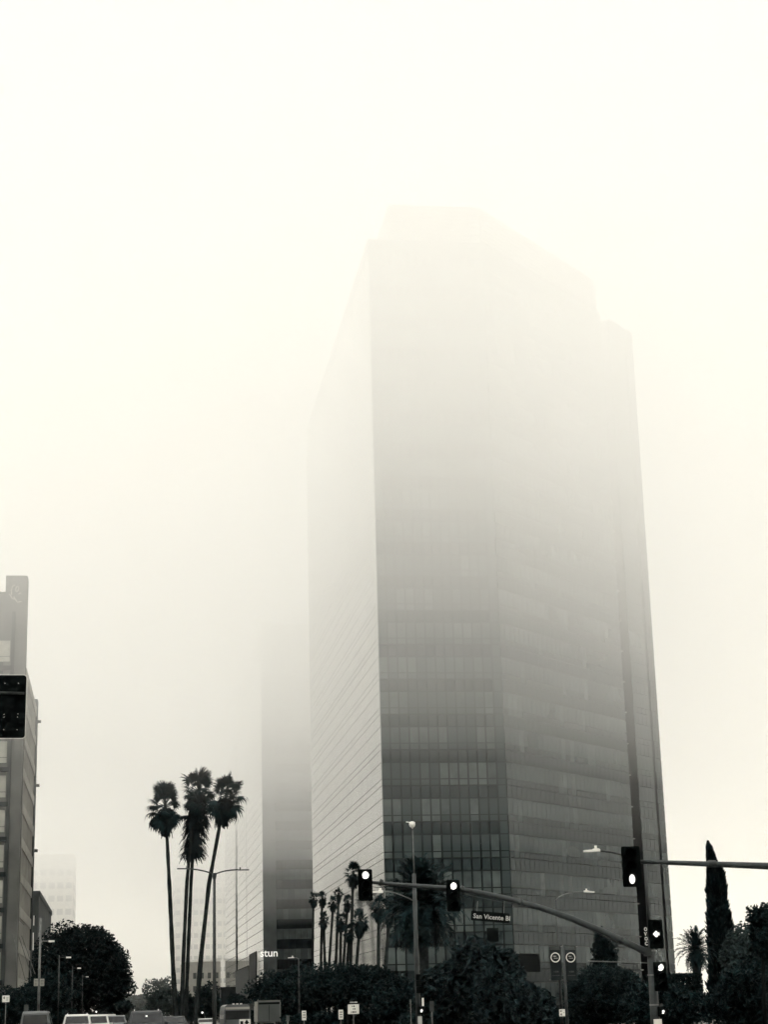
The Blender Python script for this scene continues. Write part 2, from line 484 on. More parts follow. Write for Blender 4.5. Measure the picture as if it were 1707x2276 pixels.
mb = MB(); pane(mb, Vector((0, 0, 0)), Vector((1, 0, 0)), 1.55, 0, .55, Vector((0, -1, 0)), .1)
wme2 = mesh_of(mb, 'lower_pane', M['pane_pale'])
mb = MB().box(-.15, 1.85, -.35, 0, 0, .5)
sme = mesh_of(mb, 'sill', M['darkwall'])
k0 = int(zref // fz)
for k in range(-k0, 6):
    z = zref + k * fz
    if z < 2: continue
    for x in (-13.95, -18.2):
        inst('window', wme, lb, Vector((x, 199.96, z + .75)) - lo)
        inst('lower_pane', wme2, lb, Vector((x, 199.96, z + .12)) - lo)
        inst('sill', sme, lb, Vector((x, 199.95, z - .9)) - lo)
nfl = int(39 // fz)
bm_ = MB().box(LX - .2, LX + .06, 202.65, 229.6, 0, 1.15)
bme = mesh_of(bm_, 'spandrel_band', M['cream'])
pm_ = MB(); pane(pm_, Vector((0, 0, 0)), Vector((0, 1, 0)), 1.75, 0, 2.45, Vector((1, 0, 0)), .1)
pme = mesh_of(pm_, 'window', M['pane_dark'])
fin = mesh_of(MB().box(-.05, .16, -.07, .07, 0, 2.55), 'mullion', M['cream'])
for k in range(nfl):
    z = 2.3 + k * fz
    inst('spandrel_band', bme, lb, Vector((0, 0, z + 2.6)) - lo)
    for c in range(14):
        y = 202.9 + c * 1.9
        inst('window', pme, lb, Vector((LX - .12, y, z + .08)) - lo)
        inst('mullion', fin, lb, Vector((LX - .15, y - .08, z + .02)) - lo)
MB().box(LX - .3, LX + .12, 229.65, 232, 0, 41.2).build('end_pier', M['tan'], lb)
for k in range(4):
    MB().cbox((LX + .35, 231.6, 14 + k * 8.2), (.4, .3, .35)).build('floodlight', M['darkpole'], lb)
# emblem: pale brush strokes near the top of the pier
em = MB()
def stroke(pts, r=.07):
    em.tube([at(x, y, 199.9) for x, y in pts], r, 6)
stroke([(25, 1322), (24, 1312), (27, 1303), (32, 1300)])
stroke([(34, 1307), (38, 1303), (41, 1306), (40, 1312), (36, 1315), (33, 1311), (36, 1304)])
stroke([(20, 1320), (26, 1330), (32, 1332)], .06)
stroke([(29, 1326), (34, 1333), (37, 1338)])
stroke([(40, 1320), (46, 1318)], .06)
stroke([(38, 1340), (42, 1337), (47, 1337)], .06)
em.build('emblem', M['cream'], lb, label='pale swirling emblem')
aw = MB().prism([(-40, 194.5), (-11.75, 194.5), (-11.75, 199.7), (-40, 199.7)], 4.3, 4.9)
aw.build('canopy', M['greywall'], lb)
rod = MB()  # thin pale slanting lines, modelled as steel rods
for a, b in (((27, 2075), (55, 2178)), ((41, 2082), (70, 2172)), ((47, 2080), (77, 2165)), ((39, 2042), (53, 2056))):
    rod.tube([at(*a, 199.4), at(*b, 198.9)], .035, 6)
rod.build('thin_rod', M['steel'], lb)
for (px, y0, y1) in ((74.5, 2035, 2057), (73, 2073, 2112)):
    rr = MB().tube([at(px, y0, 198), at(px - .6, y1, 198)], .05, 6)
    rr.build('light_strip', M['white'], lb)
# ------------------------------------------------------------------ street furniture helpers
def frame(yaw):
    return Vector((math.cos(yaw), math.sin(yaw), 0)), Vector((math.sin(yaw), -math.cos(yaw), 0)), Vector((0, 0, 1))
def rrect(w, h, r, n=5):
    pts = []
    for cx_, cz_, a0 in ((w / 2 - r, h / 2 - r, 0), (-w / 2 + r, h / 2 - r, 90), (-w / 2 + r, -h / 2 + r, 180), (w / 2 - r, -h / 2 + r, 270)):
        for k in range(n):
            a = R(a0 + 90 * k / (n - 1))
            pts.append((cx_ + r * math.cos(a), cz_ + r * math.sin(a)))
    return pts
def slab(mb, c, fr, pts, d0, d1, m=0):
    """outline in the (right, up) plane pushed from depth d0 to d1 along the outward normal"""
    r_, n_, u_ = fr; k = len(pts)
    c = Vector(c)
    a = [c + r_ * x + u_ * z + n_ * d0 for x, z in pts]
    b = [c + r_ * x + u_ * z + n_ * d1 for x, z in pts]
    mb._add(a + b, [tuple(range(k - 1, -1, -1)), tuple(range(k, 2 * k))] + [(i, (i + 1) % k, k + (i + 1) % k, k + i) for i in range(k)], m)
def circle(r, n=16, x=0, z=0):
    return [(x + r * math.cos(2 * math.pi * k / n), z + r * math.sin(2 * math.pi * k / n)) for k in range(n)]
HAND = [(-.05, -.13), (.05, -.13), (.09, -.04), (.13, .03), (.09, .05), (.06, .02), (.06, .11), (.03, .13), (.01, .12), (-.01, .14), (-.04, .12), (-.07, .1), (-.09, .0)]
ARROW = [(-.13, 0), (.0, .13), (.05, .09), (.03, .05), (.13, .05), (.13, -.05), (.03, -.05), (.06, -.1), (0, -.13)]
def signal_head(parent, c, w, h, yaw, lit=0, shape='round', sections=3, label=None, plate=True):
    fr = frame(yaw); r_, n_, u_ = fr
    mb = MB()
    if plate: slab(mb, c, fr, rrect(w, h, w * .1), -.03, .0)
    sh = h / sections * (.93 if plate else 1)
    bw = min(w * .62, sh * .98)
    for k in range(sections):
        z = (sections - 1) / 2 * sh - k * sh
        slab(mb, Vector(c) + u_ * z, fr, rrect(bw, sh * .97, .03), -.24, .03)
        rr = bw * .40
        prev = None                                              # tunnel visor, open below
        for j in range(11):
            a = R(-35 + 250 * j / 10)
            p0 = Vector(c) + u_ * (z + rr * 1.08 * math.sin(a)) + r_ * (rr * 1.08 * math.cos(a)) + n_ * .03
            p1 = p0 + n_ * (.26 if 20 < -35 + 25 * j < 160 else .14)
            if prev: mb.quad(prev[0], p0, p1, prev[1])
            prev = (p0, p1)
    head = mb.build('signal_head', M['blackmatte'], parent, label=label)
    for k in range(sections):
        z = (sections - 1) / 2 * sh - k * sh
        rr = bw * .40
        pts = circle(rr, 18)
        on = lit == k
        if on and shape == 'arrow': pts = [(x * rr / .14, y * rr / .14) for x, y in ARROW]
        if on and shape == 'hand': pts = [(x * rr / .14, y * rr / .14) for x, y in HAND]
        if on and shape == 'oval': pts = [(x * .62, y) for x, y in pts]
        ml = MB(); slab(ml, Vector(c) + u_ * z, fr, pts, .032, .045)
        ml.build('lens', M['lampglow'] if on else M['black'], head, label='lit lens' if on else None)
    return head
def lamp_head(parent, p, dirv, L, name='lamp_head'):
    """flat tapering luminaire with a photocell knob, running from p along dirv"""
    d = Vector(dirv).normalized(); s = d.cross(Vector((0, 0, 1))).normalized(); u = s.cross(d)
    mb = MB(); p = Vector(p)
    secs = [(0, .09, .06), (.12, .13, .09), (.38, .17, .09), (.45, .18, .05), (1, .15, .035)]
    rows = []
    for t, w, hh in secs:
        q = p + d * (t * L)
        rows.append([q - s * w * L / .8 + u * hh, q + s * w * L / .8 + u * hh, q + s * w * L / .8 - u * .03, q - s * w * L / .8 - u * .03])
    vs_ = [v for r0 in rows for v in r0]
    fs = [(0, 1, 2, 3), tuple(4 * (len(rows) - 1) + i for i in (3, 2, 1, 0))]
    for i in range(len(rows) - 1):
        for k in range(4): fs.append((4 * i + k, 4 * i + (k + 1) % 4, 4 * i + 4 + (k + 1) % 4, 4 * i + 4 + k))
    mb._add(vs_, fs)
    mb.tube([p + d * (.25 * L) + u * .08, p + d * (.25 * L) + u * .2], .05, 8)
    return mb.build(name, M['ledhead'], parent)
def bez(p0, p1, p2, n=8):
    return [Vector(p0) * (1 - t) ** 2 + Vector(p1) * 2 * t * (1 - t) + Vector(p2) * t * t for t in [i / n for i in range(n + 1)]]
def ground_at(px, Y, z=.13):
    p = at(px, 2262, Y); return Vector((p.x, Y, z))
def marks(mb, c, fr, rows, d0=.006, d1=.012):
    """blurred rows of print: rows of (x, z, width, height)"""
    for x, z, w, h in rows:
        n = max(2, int(w / (h * .8)))
        for k in range(n):
            ww = w / n * (.55 + .3 * ((k * 7) % 3) / 2)
            hh = h * (.7 + .3 * ((k * 5) % 3) / 2)
            xx = x - w / 2 + (k + .5) * w / n
            slab(mb, c, fr, [(xx - ww / 2, z - hh / 2), (xx + ww / 2, z - hh / 2), (xx + ww / 2, z + hh / 2), (xx - ww / 2, z + hh / 2)], d0, d1)
def panel_sign(name, label, px, py, wpx, hpx, Y, rows, header=None, post=True, yaw=0.0, sheet=None, postmat=None):
    c = at(px, py, Y); fr = frame(yaw)
    w, h = S(wpx, Y), S(hpx, Y)
    t = thing(name, label, 'sign', Vector((c.x, c.y, .13)))
    mb = MB(); slab(mb, c, fr, rrect(w, h, min(w, h) * .06, 3), -.015, .005)
    mb.build('sheet', sheet or M['sign'], t)
    if rows:
        mk_ = MB(); marks(mk_, c, fr, [(x * w, z * h, ww * w, hh * h) for x, z, ww, hh in rows])
        mk_.build('print', M['black'], t)
    if header:
        hb = MB(); hc = Vector(c) + Vector((0, 0, h / 2 + S(header, Y) / 2 + .01)); slab(hb, hc, fr, rrect(w * 1.02, S(header, Y), .05, 3), -.015, .005)
        hd = hb.build('header_plate', M['black'], t)
        hm = MB(); marks(hm, hc, fr, [(0, 0, w * .7, S(header, Y) * .4)]); hm.build('print', M['lettering'], hd)
    if post:
        MB().tube([(c.x, c.y + .05, .1), (c.x, c.y + .05, c.z + h / 2)], .035, 8).build('post', postmat or M['steel'], t)
    return t

# ------------------------------------------------------------------ signal on the curved mast arm, with the street name
Y0 = 68.0
b0 = ground_at(1457, Y0)
sig = thing('traffic_signal', 'curved mast arm signal with two lit heads and the street name', 'traffic signal', b0)
pole_px = [(1457, 2276), (1450, 2200), (1441, 2120), (1431, 2030), (1424, 1960), (1419, 1918)]
pp = [at(x, y, Y0) for x, y in pole_px]
x0 = pp[0].x
ptop = pp[-1].z; pmid = at(1441, 2118, Y0).z
MB().tube([(b0.x, Y0, .13), (b0.x, Y0, 1.2), (b0.x, Y0, pmid + .5)], [.2, .175, .15], 14).build('pole', M['paintedpole'], sig, smooth=True)
MB().tube([(b0.x, Y0, pmid + .5), (b0.x, Y0, ptop + .1)], [.085, .06], 10).build('luminaire_mast', M['darkpole'], sig, smooth=True)
MB().box(b0.x - .28, b0.x + .28, Y0 - .28, Y0 + .28, .12, .2).build('base_plate', M['steel'], sig)
arm_px = [(1437, 2121), (1400, 2098), (1340, 2070), (1270, 2041), (1200, 2017), (1130, 1998), (1060, 1983), (1010, 1975), (940, 1970), (870, 1965), (812, 1960)]
ap = [at(x, y, Y0) for x, y in arm_px]
ap[0].x = b0.x
MB().tube(ap, [.135, .13, .125, .118, .11, .104, .098, .092, .08, .068, .055], 12).build('mast_arm', M['paintedpole'], sig, smooth=True)
MB().tube([at(1443, 2125, Y0), at(1443, 2105, Y0)], .2, 12).build('clamp', M['darkpole'], sig)
MB().tube([(b0.x, Y0, at(1400, 2142, Y0).z), at(1308, 2136, Y0)], .022, 6).build('thin_rod', M['steel'], sig)
# fittings along the arm and the pole
for x_, y_ in ((1385, 2091), (1160, 2006), (1030, 1978), (850, 1963)):
    q = at(x_, y_, Y0); q2 = at(x_ - 7, y_ - 2.6, Y0)
    MB().tube([q, q2], .135, 12).build('arm_band', M['darkpole'], sig, smooth=True)
cb_ = [p + Vector((0, -.02, -.14 - .05 * math.sin(i * 1.7))) for i, p in enumerate(ap[1:])]
MB().tube(cb_, .012, 5).build('cable', M['rubber'], sig)
for z_ in (1.3, 2.4, 3.3):
    MB().tube([(b0.x, Y0, z_), (b0.x, Y0, z_ + .06)], .19, 14).build('pole_band', M['steel'], sig)
MB().cbox((b0.x + .22, Y0 - .02, 1.2), (.2, .22, .34)).build('button_box', M['darkpole'], sig)
# luminaire
la = bez(Vector((b0.x, Y0, ptop)), at(1372, 1893, Y0), at(1334, 1891, Y0))
MB().tube(la, .045, 8).build('lamp_arm', M['darkpole'], sig, smooth=True)
lamp_head(sig, la[-1], at(1296, 1892, Y0) - la[-1], S(37, Y0))
signal_head(sig, at(812, 1967, Y0 - .25), S(32, Y0), S(68, Y0), R(4), 0, label='end head of the arm, top lens lit')
signal_head(sig, at(1008, 1991, Y0 - .25), S(31, Y0), S(68, Y0), R(4), 0, label='inner head of the arm, top lens lit')
signal_head(sig, at(1459, 2076, Y0 - .3), S(31, Y0), S(63, Y0), R(-12), 1, 'arrow', label='upper pole head with a lit arrow')
signal_head(sig, at(1469, 2170, Y0 - .3), S(31, Y0), S(63, Y0), R(8), 0, label='lower pole head, top lens lit')
signal_head(sig, at(1473, 2248, Y0 - .3), S(21, Y0), S(22, Y0), R(10), 0, 'hand', 1, label='walk signal with a lit hand', plate=False)
cs = at(1090, 2038, Y0 - .2)
fr = frame(0)
ang = math.atan2(-8, 85)
ri = Vector((math.cos(ang), 0, math.sin(ang))); up = Vector((-math.sin(ang), 0, math.cos(ang)))
nb = MB(); slab(nb, cs, (ri, Vector((0, -1, 0)), up), rrect(S(86, Y0), S(21, Y0), .03, 3), -.02, .01)
ns = nb.build('name_sign', M['black'], sig, label='dark street name plate')
text_mb('San Vicente Bl', S(14.2, Y0), cs - ri * S(38.5, Y0) - up * S(5, Y0) + Vector((0, -.02, 0)), ri, up, .01, 1.02, .004).build('lettering', M['lettering'], ns)
for d in (-.35, .35):
    q = cs + ri * d * S(86, Y0); 
    MB().tube([q + up * S(10, Y0), q + up * S(10 + 22 + 5 * (d > 0), Y0)], .012, 6).build('hanger', M['steel'], sig)
vb = at(1436, 2082, Y0 - .3)
vmb = MB(); slab(vmb, vb, frame(R(20)), rrect(S(10, Y0), S(46, Y0), .02, 3), -.02, .01)
vsn = vmb.build('vertical_plate', M['black'], sig)
for k, ch in enumerate('OVOC'):
    text_mb(ch, S(11, Y0), vb + Vector((-S(3.6, Y0), -.03, S(12.5 - k * 10.3, Y0))), (math.cos(R(20)), math.sin(R(20)), 0), (0, 0, 1), .01, 1, .006).build('letter', M['sign'], vsn)
bx_ = at(1463, 2272, Y0 - .3)
cmb = MB(); slab(cmb, bx_, frame(R(6)), rrect(S(19, Y0), S(13, Y0), .01, 3), -.02, .01)
cmb.build('notice', M['sign'], sig)
for z in (2085, 2165):
    MB().tube([(b0.x, Y0, at(1450, z, Y0).z), at(1460, z, Y0 - .1)], .03, 6).build('bracket', M['darkpole'], sig)

# ------------------------------------------------------------------ straight mast arm at the right edge
Y1 = 50.0
b1 = ground_at(2010, Y1)
sg2 = thing('traffic_signal', 'straight mast arm from the right edge with one large dark head', 'traffic signal', b1)
a0, a1 = at(1415, 1915, Y1), at(1707, 1925, Y1)
a2 = a1 + (a1 - a0) * ((b1.x - a1.x) / (a1.x - a0.x))
MB().tube([a0, (a0 + a1) / 2, a1, a2], [.055, .075, .1, .12], 12).build('mast_arm', M['paintedpole'], sg2, smooth=True)
MB().tube([(b1.x, Y1, .13), (b1.x, Y1, a2.z + .3)], [.2, .14], 12).build('pole', M['paintedpole'], sg2, smooth=True)
cl = at(1583, 1920, Y1)
MB().tube([cl - Vector((.12, 0, 0)), cl + Vector((.12, 0, 0))], .1, 12).build('clamp', M['darkpole'], sg2)
signal_head(sg2, at(1404, 1926, Y1 - .25), S(42, Y1), S(90, Y1), R(-14), 2, 'oval', label='large head, bottom lens lit')

# ------------------------------------------------------------------ signal seen from behind at the left edge
Y2 = 30.0
b2 = ground_at(-420, Y2)
sg3 = thing('traffic_signal', 'back of a black signal plate with rounded corners at left edge', 'traffic signal', b2)
c3 = at(17, 1571, Y2); fr3 = frame(0)
mb = MB(); slab(mb, c3, fr3, rrect(S(77, Y2), S(140, Y2), S(7, Y2)), 0, .03)
bp = mb.build('backplate', M['black'], sg3)
rim = MB(); o_ = rrect(S(79, Y2), S(142, Y2), S(7.5, Y2)); i_ = rrect(S(76.4, Y2), S(139.4, Y2), S(6.8, Y2))
for k in range(len(o_)):
    k2 = (k + 1) % len(o_)
    q = [Vector(c3) + Vector((p[0], -.022, p[1])) for p in (o_[k], o_[k2], i_[k2], i_[k])]
    rim.quad(*q)
    rim.quad(*[v - Vector((0, .012, 0)) for v in q][::-1])
rim.build('pale_rim', M['sign'], bp)
hb = MB(); 
for k in range(3): slab(hb, c3 + Vector((0, 0, S(40 - k * 40, Y2))), fr3, rrect(S(40, Y2), S(39, Y2), .03), -.22, 0)
hb.build('signal_head', M['blackmatte'], sg3)
for (x, y) in ((10, 1519), (40, 1519), (8, 1588), (39, 1587), (8, 1594), (38, 1594), (7, 1622), (37, 1622)):
    q = at(x, y, Y2 - .03)
    MB().tube([q, q + Vector((0, -.012, 0))], .0075, 8).build('bolt', M['chrome'], bp)
ar0, ar1 = at(-300, 1536, Y2 - .09), at(53, 1541, Y2 - .09)
MB().tube([Vector((b2.x, ar0.y, ar0.z - .05)), ar0, ar1], [.06, .045, .022], 10).build('mast_arm', M['darkpole'], sg3, smooth=True)
MB().tube([b2, Vector((b2.x, ar0.y, ar0.z + .4))], [.16, .11], 12).build('pole', M['paintedpole'], sg3, smooth=True)

# ------------------------------------------------------------------ lamp pole with camera dome and walk signal, centre
Y3 = 78.0
b3 = ground_at(930, Y3)
lp = thing('street_lamp', 'tall grey lamp pole with dome camera and lit hand below', 'street lamp', b3)
zt = at(917, 1842, Y3).z; zj = at(921, 2004, Y3).z
MB().tube([(b3.x, Y3, .13), (b3.x, Y3, 3.5), (b3.x, Y3, zj + 1.2)], [.12, .1, .085], 12).build('pole', M['paintedpole'], lp, smooth=True)
MB().tube([(b3.x, Y3, zj + 1.2), (b3.x, Y3, zt)], [.03, .025], 8).build('camera_mast', M['steel'], lp, smooth=True)
dc = Vector((b3.x, Y3, zt))
mb = MB(); mb.tube([dc, dc + Vector((-.1, 0, .28)), dc + Vector((-.28, 0, .3))], .022, 6)
mb.build('camera_bracket', M['white'], lp, smooth=True)
dm = MB(); q = dc + Vector((-.02, -.02, .12))
dm.tube([q + Vector((0, 0, z)) for z in (.2, .16, .05, -.03, -.09)], [.04, .13, .14, .11, .03], 12)
dm.build('camera_dome', M['white'], lp, smooth=True)
la = bez(Vector((b3.x, Y3, zj)), at(872, 1977, Y3), at(851, 1983, Y3))
MB().tube(la, .022, 8).build('lamp_arm', M['steel'], lp, smooth=True)
lamp_head(lp, la[-1], at(829, 1983, Y3) - la[-1], S(23, Y3))
signal_head(lp, at(937, 2186, Y3 - .25), S(16, Y3), S(40, Y3), R(30), None, label='unlit side-on signal head', plate=False)
signal_head(lp, at(936, 2246, Y3 - .25), S(16, Y3), S(17, Y3), R(8), 0, 'hand', 1, label='walk signal with a lit hand', plate=False)
mb = MB(); slab(mb, at(940, 2227, Y3 - .3), frame(0), rrect(S(4.5, Y3), S(17, Y3), .01, 3), 0, .02); mb.build('white_strip', M['white'], lp)
mb = MB(); slab(mb, at(933.5, 2268, Y3 - .3), frame(0), rrect(S(9, Y3), S(17, Y3), .01, 3), 0, .02); mb.build('notice', M['lettering'], lp)
for z in (2180, 2246):
    MB().tube([(b3.x, Y3, at(936, z, Y3).z), at(936, z, Y3 - .05)], .02, 6).build('bracket', M['darkpole'], lp)

# ------------------------------------------------------------------ double-arm lamp by the palms
Y4 = 120.0
b4 = ground_at(476, Y4)
dl = thing('street_lamp', 'slim lamp post with two curved arms beside the palms', 'street lamp', b4)
zt = at(474, 1944, Y4).z
MB().tube([(b4.x, Y4, .1), (b4.x, Y4, 3), (b4.x, Y4, zt)], [.15, .12, .085], 12).build('pole', M['darkpole'], dl, smooth=True)
MB().tube([(b4.x, Y4, zt - .3), (b4.x, Y4, zt + .1)], [.1, .17], 10).build('crown_fitting', M['paintedpole'], dl)
for s, px_j, px_m, px_a, px_b, ya, yb in ((-1, 470, 455, 420, 393, 1931, 1930.5), (1, 479, 495, 528, 553, 1933, 1934)):
    ar = bez(Vector((b4.x, Y4, zt)), at(px_m, 1934, Y4), at(px_a, ya, Y4))
    MB().tube(ar, .045, 8).build('arm', M['darkpole'], dl, smooth=True)
    mb = MB(); e = at(px_b, yb, Y4); mb.cbox((ar[-1] + e) / 2, ((e - ar[-1]).length, .28, .06)); 
    hd = mb.build('lamp_head', M['greywall'], dl)
    mb = MB(); k = ar[-1] * .8 + e * .2; mb.tube([k, k + Vector((0, 0, .16))], .05, 8); mb.build('photocell', M['steel'], hd)

# ------------------------------------------------------------------ lamps down the left side
spots = [(84, 107, 120, 2092, 130, 'nearest of the left-hand lamps, with two notices on its pole'),
         (128, 146, 157, 2128, 162, 'second lamp head along the left, against the big round tree'),
         (158, 171, 179, 2152, 196, 'third lamp head along the left, small against the round tree'),
         (181, 190, 196, 2171, 231, 'farthest and smallest lamp head against the big round tree')]
for i, (pxp, pa, pb, py, Y, lab) in enumerate(spots):
    b = ground_at(pxp, Y)
    t = thing('street_lamp', lab, 'street lamp', b, 'lamps along the left kerb')
    z = at(pxp, py, Y).z
    MB().tube([(b.x, Y, .1), (b.x, Y, z + (1.6 if i == 0 else .2))], [.1, .07] if i == 0 else [.06, .045], 10).build('pole', M['steel'] if i == 0 else M['darkpole'], t, smooth=True)
    e = at(pa, py, Y)
    MB().tube([(b.x, Y, z), e], .035, 8).build('arm', M['steel'] if i == 0 else M['darkpole'], t)
    mb = MB(); e2 = at(pb, py, Y); mb.cbox((e + e2) / 2, ((e2 - e).length, .3, .12)); mb.build('lamp_head', M['ledhead'], t)
    if i == 0:
        for px in (79, 92.5):
            c = at(px, 2183.5, Y - .15); mb = MB(); slab(mb, c, frame(0), rrect(S(9, Y), S(15, Y), .02, 3), 0, .02)
            nt_ = mb.build('notice', M['pane_pale'], t)
            mb = MB(); marks(mb, c, frame(0), [(0, S(4 - 3 * j, Y), S(6, Y), S(1.4, Y)) for j in range(4)], .021, .03); mb.build('print', M['darkpole'], nt_)
        MB().tube([at(74, 2183, Y - .1), at(97, 2183, Y - .1)], .02, 6).build('bracket', M['steel'], t)

# other luminaires
def side_lamp(label, pole_px, top_py, mid, end, head_end, Y, m='darkpole'):
    b = ground_at(pole_px, Y); t = thing('street_lamp', label, 'street lamp', b)
    z = at(pole_px, top_py, Y).z
    MB().tube([(b.x, Y, .1), (b.x, Y, z)], [.1, .06], 10).build('pole', M[m], t, smooth=True)
    ar = bez(Vector((b.x, Y, z)), at(*mid, Y), at(*end, Y))
    MB().tube(ar, .03, 8).build('arm', M['steel'], t, smooth=True)
    lamp_head(t, ar[-1], at(*head_end, Y) - ar[-1], (at(*head_end, Y) - ar[-1]).length)
side_lamp('lamp with small pale head reaching right across the dark tower base', 1249, 2000, (1250, 1982), (1298, 1982), (1321, 1983), 112)
side_lamp('lamp head floating pale before the dark lettered tower', 665, 2132, (662, 2128), (653, 2128.5), (640, 2129), 190)
side_lamp('lamp head just under the stun letters', 590, 2158, (588, 2153), (584, 2153.5), (576, 2154), 250)
side_lamp('lowest and smallest lamp head under the stun letters', 587, 2172, (585, 2169), (582, 2169), (574, 2169.5), 285)

# ------------------------------------------------------------------ banner pole
Y5 = 90.0
b5 = ground_at(1261, Y5)
bn = thing('banner_pole', 'slim pole carrying a pair of dark banners with ring emblems', 'pole', b5)
MB().tube([(b5.x, Y5, .1), (b5.x, Y5, at(1252, 2100, Y5).z)], [.085, .06], 10).build('pole', M['paintedpole'], bn, smooth=True)
for cxp in (1235.5, 1269.5):
    c = at(cxp, 2141, Y5 - .02); w, h = S(25, Y5), S(72, Y5); fr = frame(0)
    mb = MB(); slab(mb, c, fr, [(-w / 2, -h / 2), (w / 2, -h / 2), (w / 2, h / 2), (-w / 2, h / 2)], -.006, .006)
    ba = mb.build('banner', M['darkwall'], bn)
    rc = c + Vector((0, 0, S(12.5, Y5))); ro, rin = S(10.8, Y5), S(8.7, Y5)
    mb = MB()
    for k in range(28):
        a, a2_ = 2 * math.pi * k / 28, 2 * math.pi * (k + 1) / 28
        mb.quad(*[rc + Vector((r_ * math.cos(t_), -.012, r_ * math.sin(t_))) for r_, t_ in ((rin, a), (ro, a), (ro, a2_), (rin, a2_))])
    mb.build('ring', M['white'], ba)
    mb = MB(); marks(mb, rc, fr, [(S(-1.5, Y5), S(2.5, Y5), S(8, Y5), S(2.4, Y5)), (S(1, Y5), S(-1.8, Y5), S(10, Y5), S(1.6, Y5))], .008, .014)
    mb.build('ring_print', M['lettering'], ba)
    mb = MB(); marks(mb, c, fr, [(0, S(-18, Y5), S(12, Y5), S(4, Y5)), (0, S(-26, Y5), S(18, Y5), S(1.6, Y5))], .008, .014)
    mb.build('lower_print', M['greywall'], ba)
    mb = MB(); slab(mb, c + Vector((0, 0, h / 2 - S(4, Y5))), fr, [(-w * .45, -S(3.5, Y5)), (w * .45, -S(3.5, Y5)), (w * .4, S(3.5, Y5)), (-w * .45, S(3.5, Y5))], .007, .01)
    mb.build('top_band', M['greywall'], ba)
for py in (2104, 2178):
    MB().tube([at(1222, py, Y5), at(1284, py, Y5)], .015, 6).build('cross_rod', M['steel'], bn)
c = at(1250, 2251, Y5 - .12); mb = MB(); slab(mb, c, frame(0), rrect(S(13, Y5), S(15, Y5), .01, 3), 0, .012); nt5 = mb.build('notice', M['sign'], bn)
mb = MB(); marks(mb, c, frame(0), [(S(-3, Y5), S(3.5, Y5), S(4, Y5), S(4, Y5)), (S(-2.5, Y5), S(-3.5, Y5), S(4, Y5), S(4.5, Y5)), (S(3.5, Y5), S(0, Y5), S(3, Y5), S(1.5, Y5))], .013, .02); mb.build('print', M['black'], nt5)

# ------------------------------------------------------------------ small signs
panel_sign('road_sign', 'square white sign with black header and three lines of print', 785.5, 2243, 24.5, 20, 105, [(-.02, .3, .3, .16), (.04, .02, .28, .16), (.02, -.3, .55, .17)], 8)
panel_sign('parking_sign', 'narrow pale sign left of the square white one', 757.5, 2255, 10, 20, 125, [(0, .25, .6, .15), (0, 0, .6, .15), (0, -.25, .6, .15)])
panel_sign('parking_sign', 'narrow pale sign nearest the grey box truck', 675.5, 2257, 9.5, 20, 130, [(0, .3, .6, .15), (0, .05, .6, .15), (0, -.2, .6, .15)])
panel_sign('shop_sign', 'small lit white sign with dark mark at lower left edge', 12, 2220, 15, 13.5, 150, [(-.25, .15, .25, .4), (.18, .12, .4, .13), (.18, -.18, .4, .13)])
panel_sign('blank_sign', 'dull grey sign back beside the lamp pole at left', 57.5, 2240.5, 8.5, 14, 128, [], sheet=M['greywall'])
panel_sign('oval_sign', 'dim grey marker between the truck and the narrow sign', 639.5, 2263, 7, 11, 140, [], sheet=M['greywall'])
panel_sign('guide_sign', 'dim back of a sign right of the dome camera pole', 960, 2237, 9, 22, 95, [], sheet=M['paintedpole'])
ag = panel_sign('arrow_sign', 'white board with a black up arrow at the bottom edge', 544, 2276, 24, 20, 90, [])
c = at(544, 2276, 90); w = S(24, 90)
mb = MB(); slab(mb, c, frame(0), [(.15 * w + x * w, z * w) for x, z in ((-.22, .05), (0, .4), (.25, .05), (.1, .05), (.1, -.35), (-.08, -.35), (-.08, .05))], .006, .014)
mb.build('arrow', M['black'], ag)
mb = MB(); slab(mb, c, frame(0), [(-.42 * w, -.3 * w), (-.15 * w, -.3 * w), (-.15 * w, .26 * w), (-.42 * w, .26 * w)], .006, .014); mb.build('dark_square', M['black'], ag)
tp = thing('thin_post', 'thin pale post left of the dome camera pole', 'post', ground_at(913.5, 96))
MB().tube([tp.location, Vector((tp.location.x, 96, at(912, 2221, 96).z))], .025, 8).build('post', M['steel'], tp)
MB().cbox(tp.location + Vector((0, 0, .05)), (.2, .2, .1)).build('foot', M['concrete'], tp)
for (px, py, Y, lab) in ((213, 2246.5, 260, 'tiny lit far signal under the big round tree'), (449, 2249, 230, 'tiny lit far signal between the palm trunks and lamp post')):
    t = thing('far_signal', lab, 'traffic signal', ground_at(px + 4, Y))
    MB().tube([(t.location.x, Y, .1), (t.location.x, Y, at(px, py - 8, Y).z)], [.1, .07], 8).build('pole', M['darkpole'], t)
    signal_head(t, at(px, py + 9, Y - .2), .5, 1.3, 0, 0)
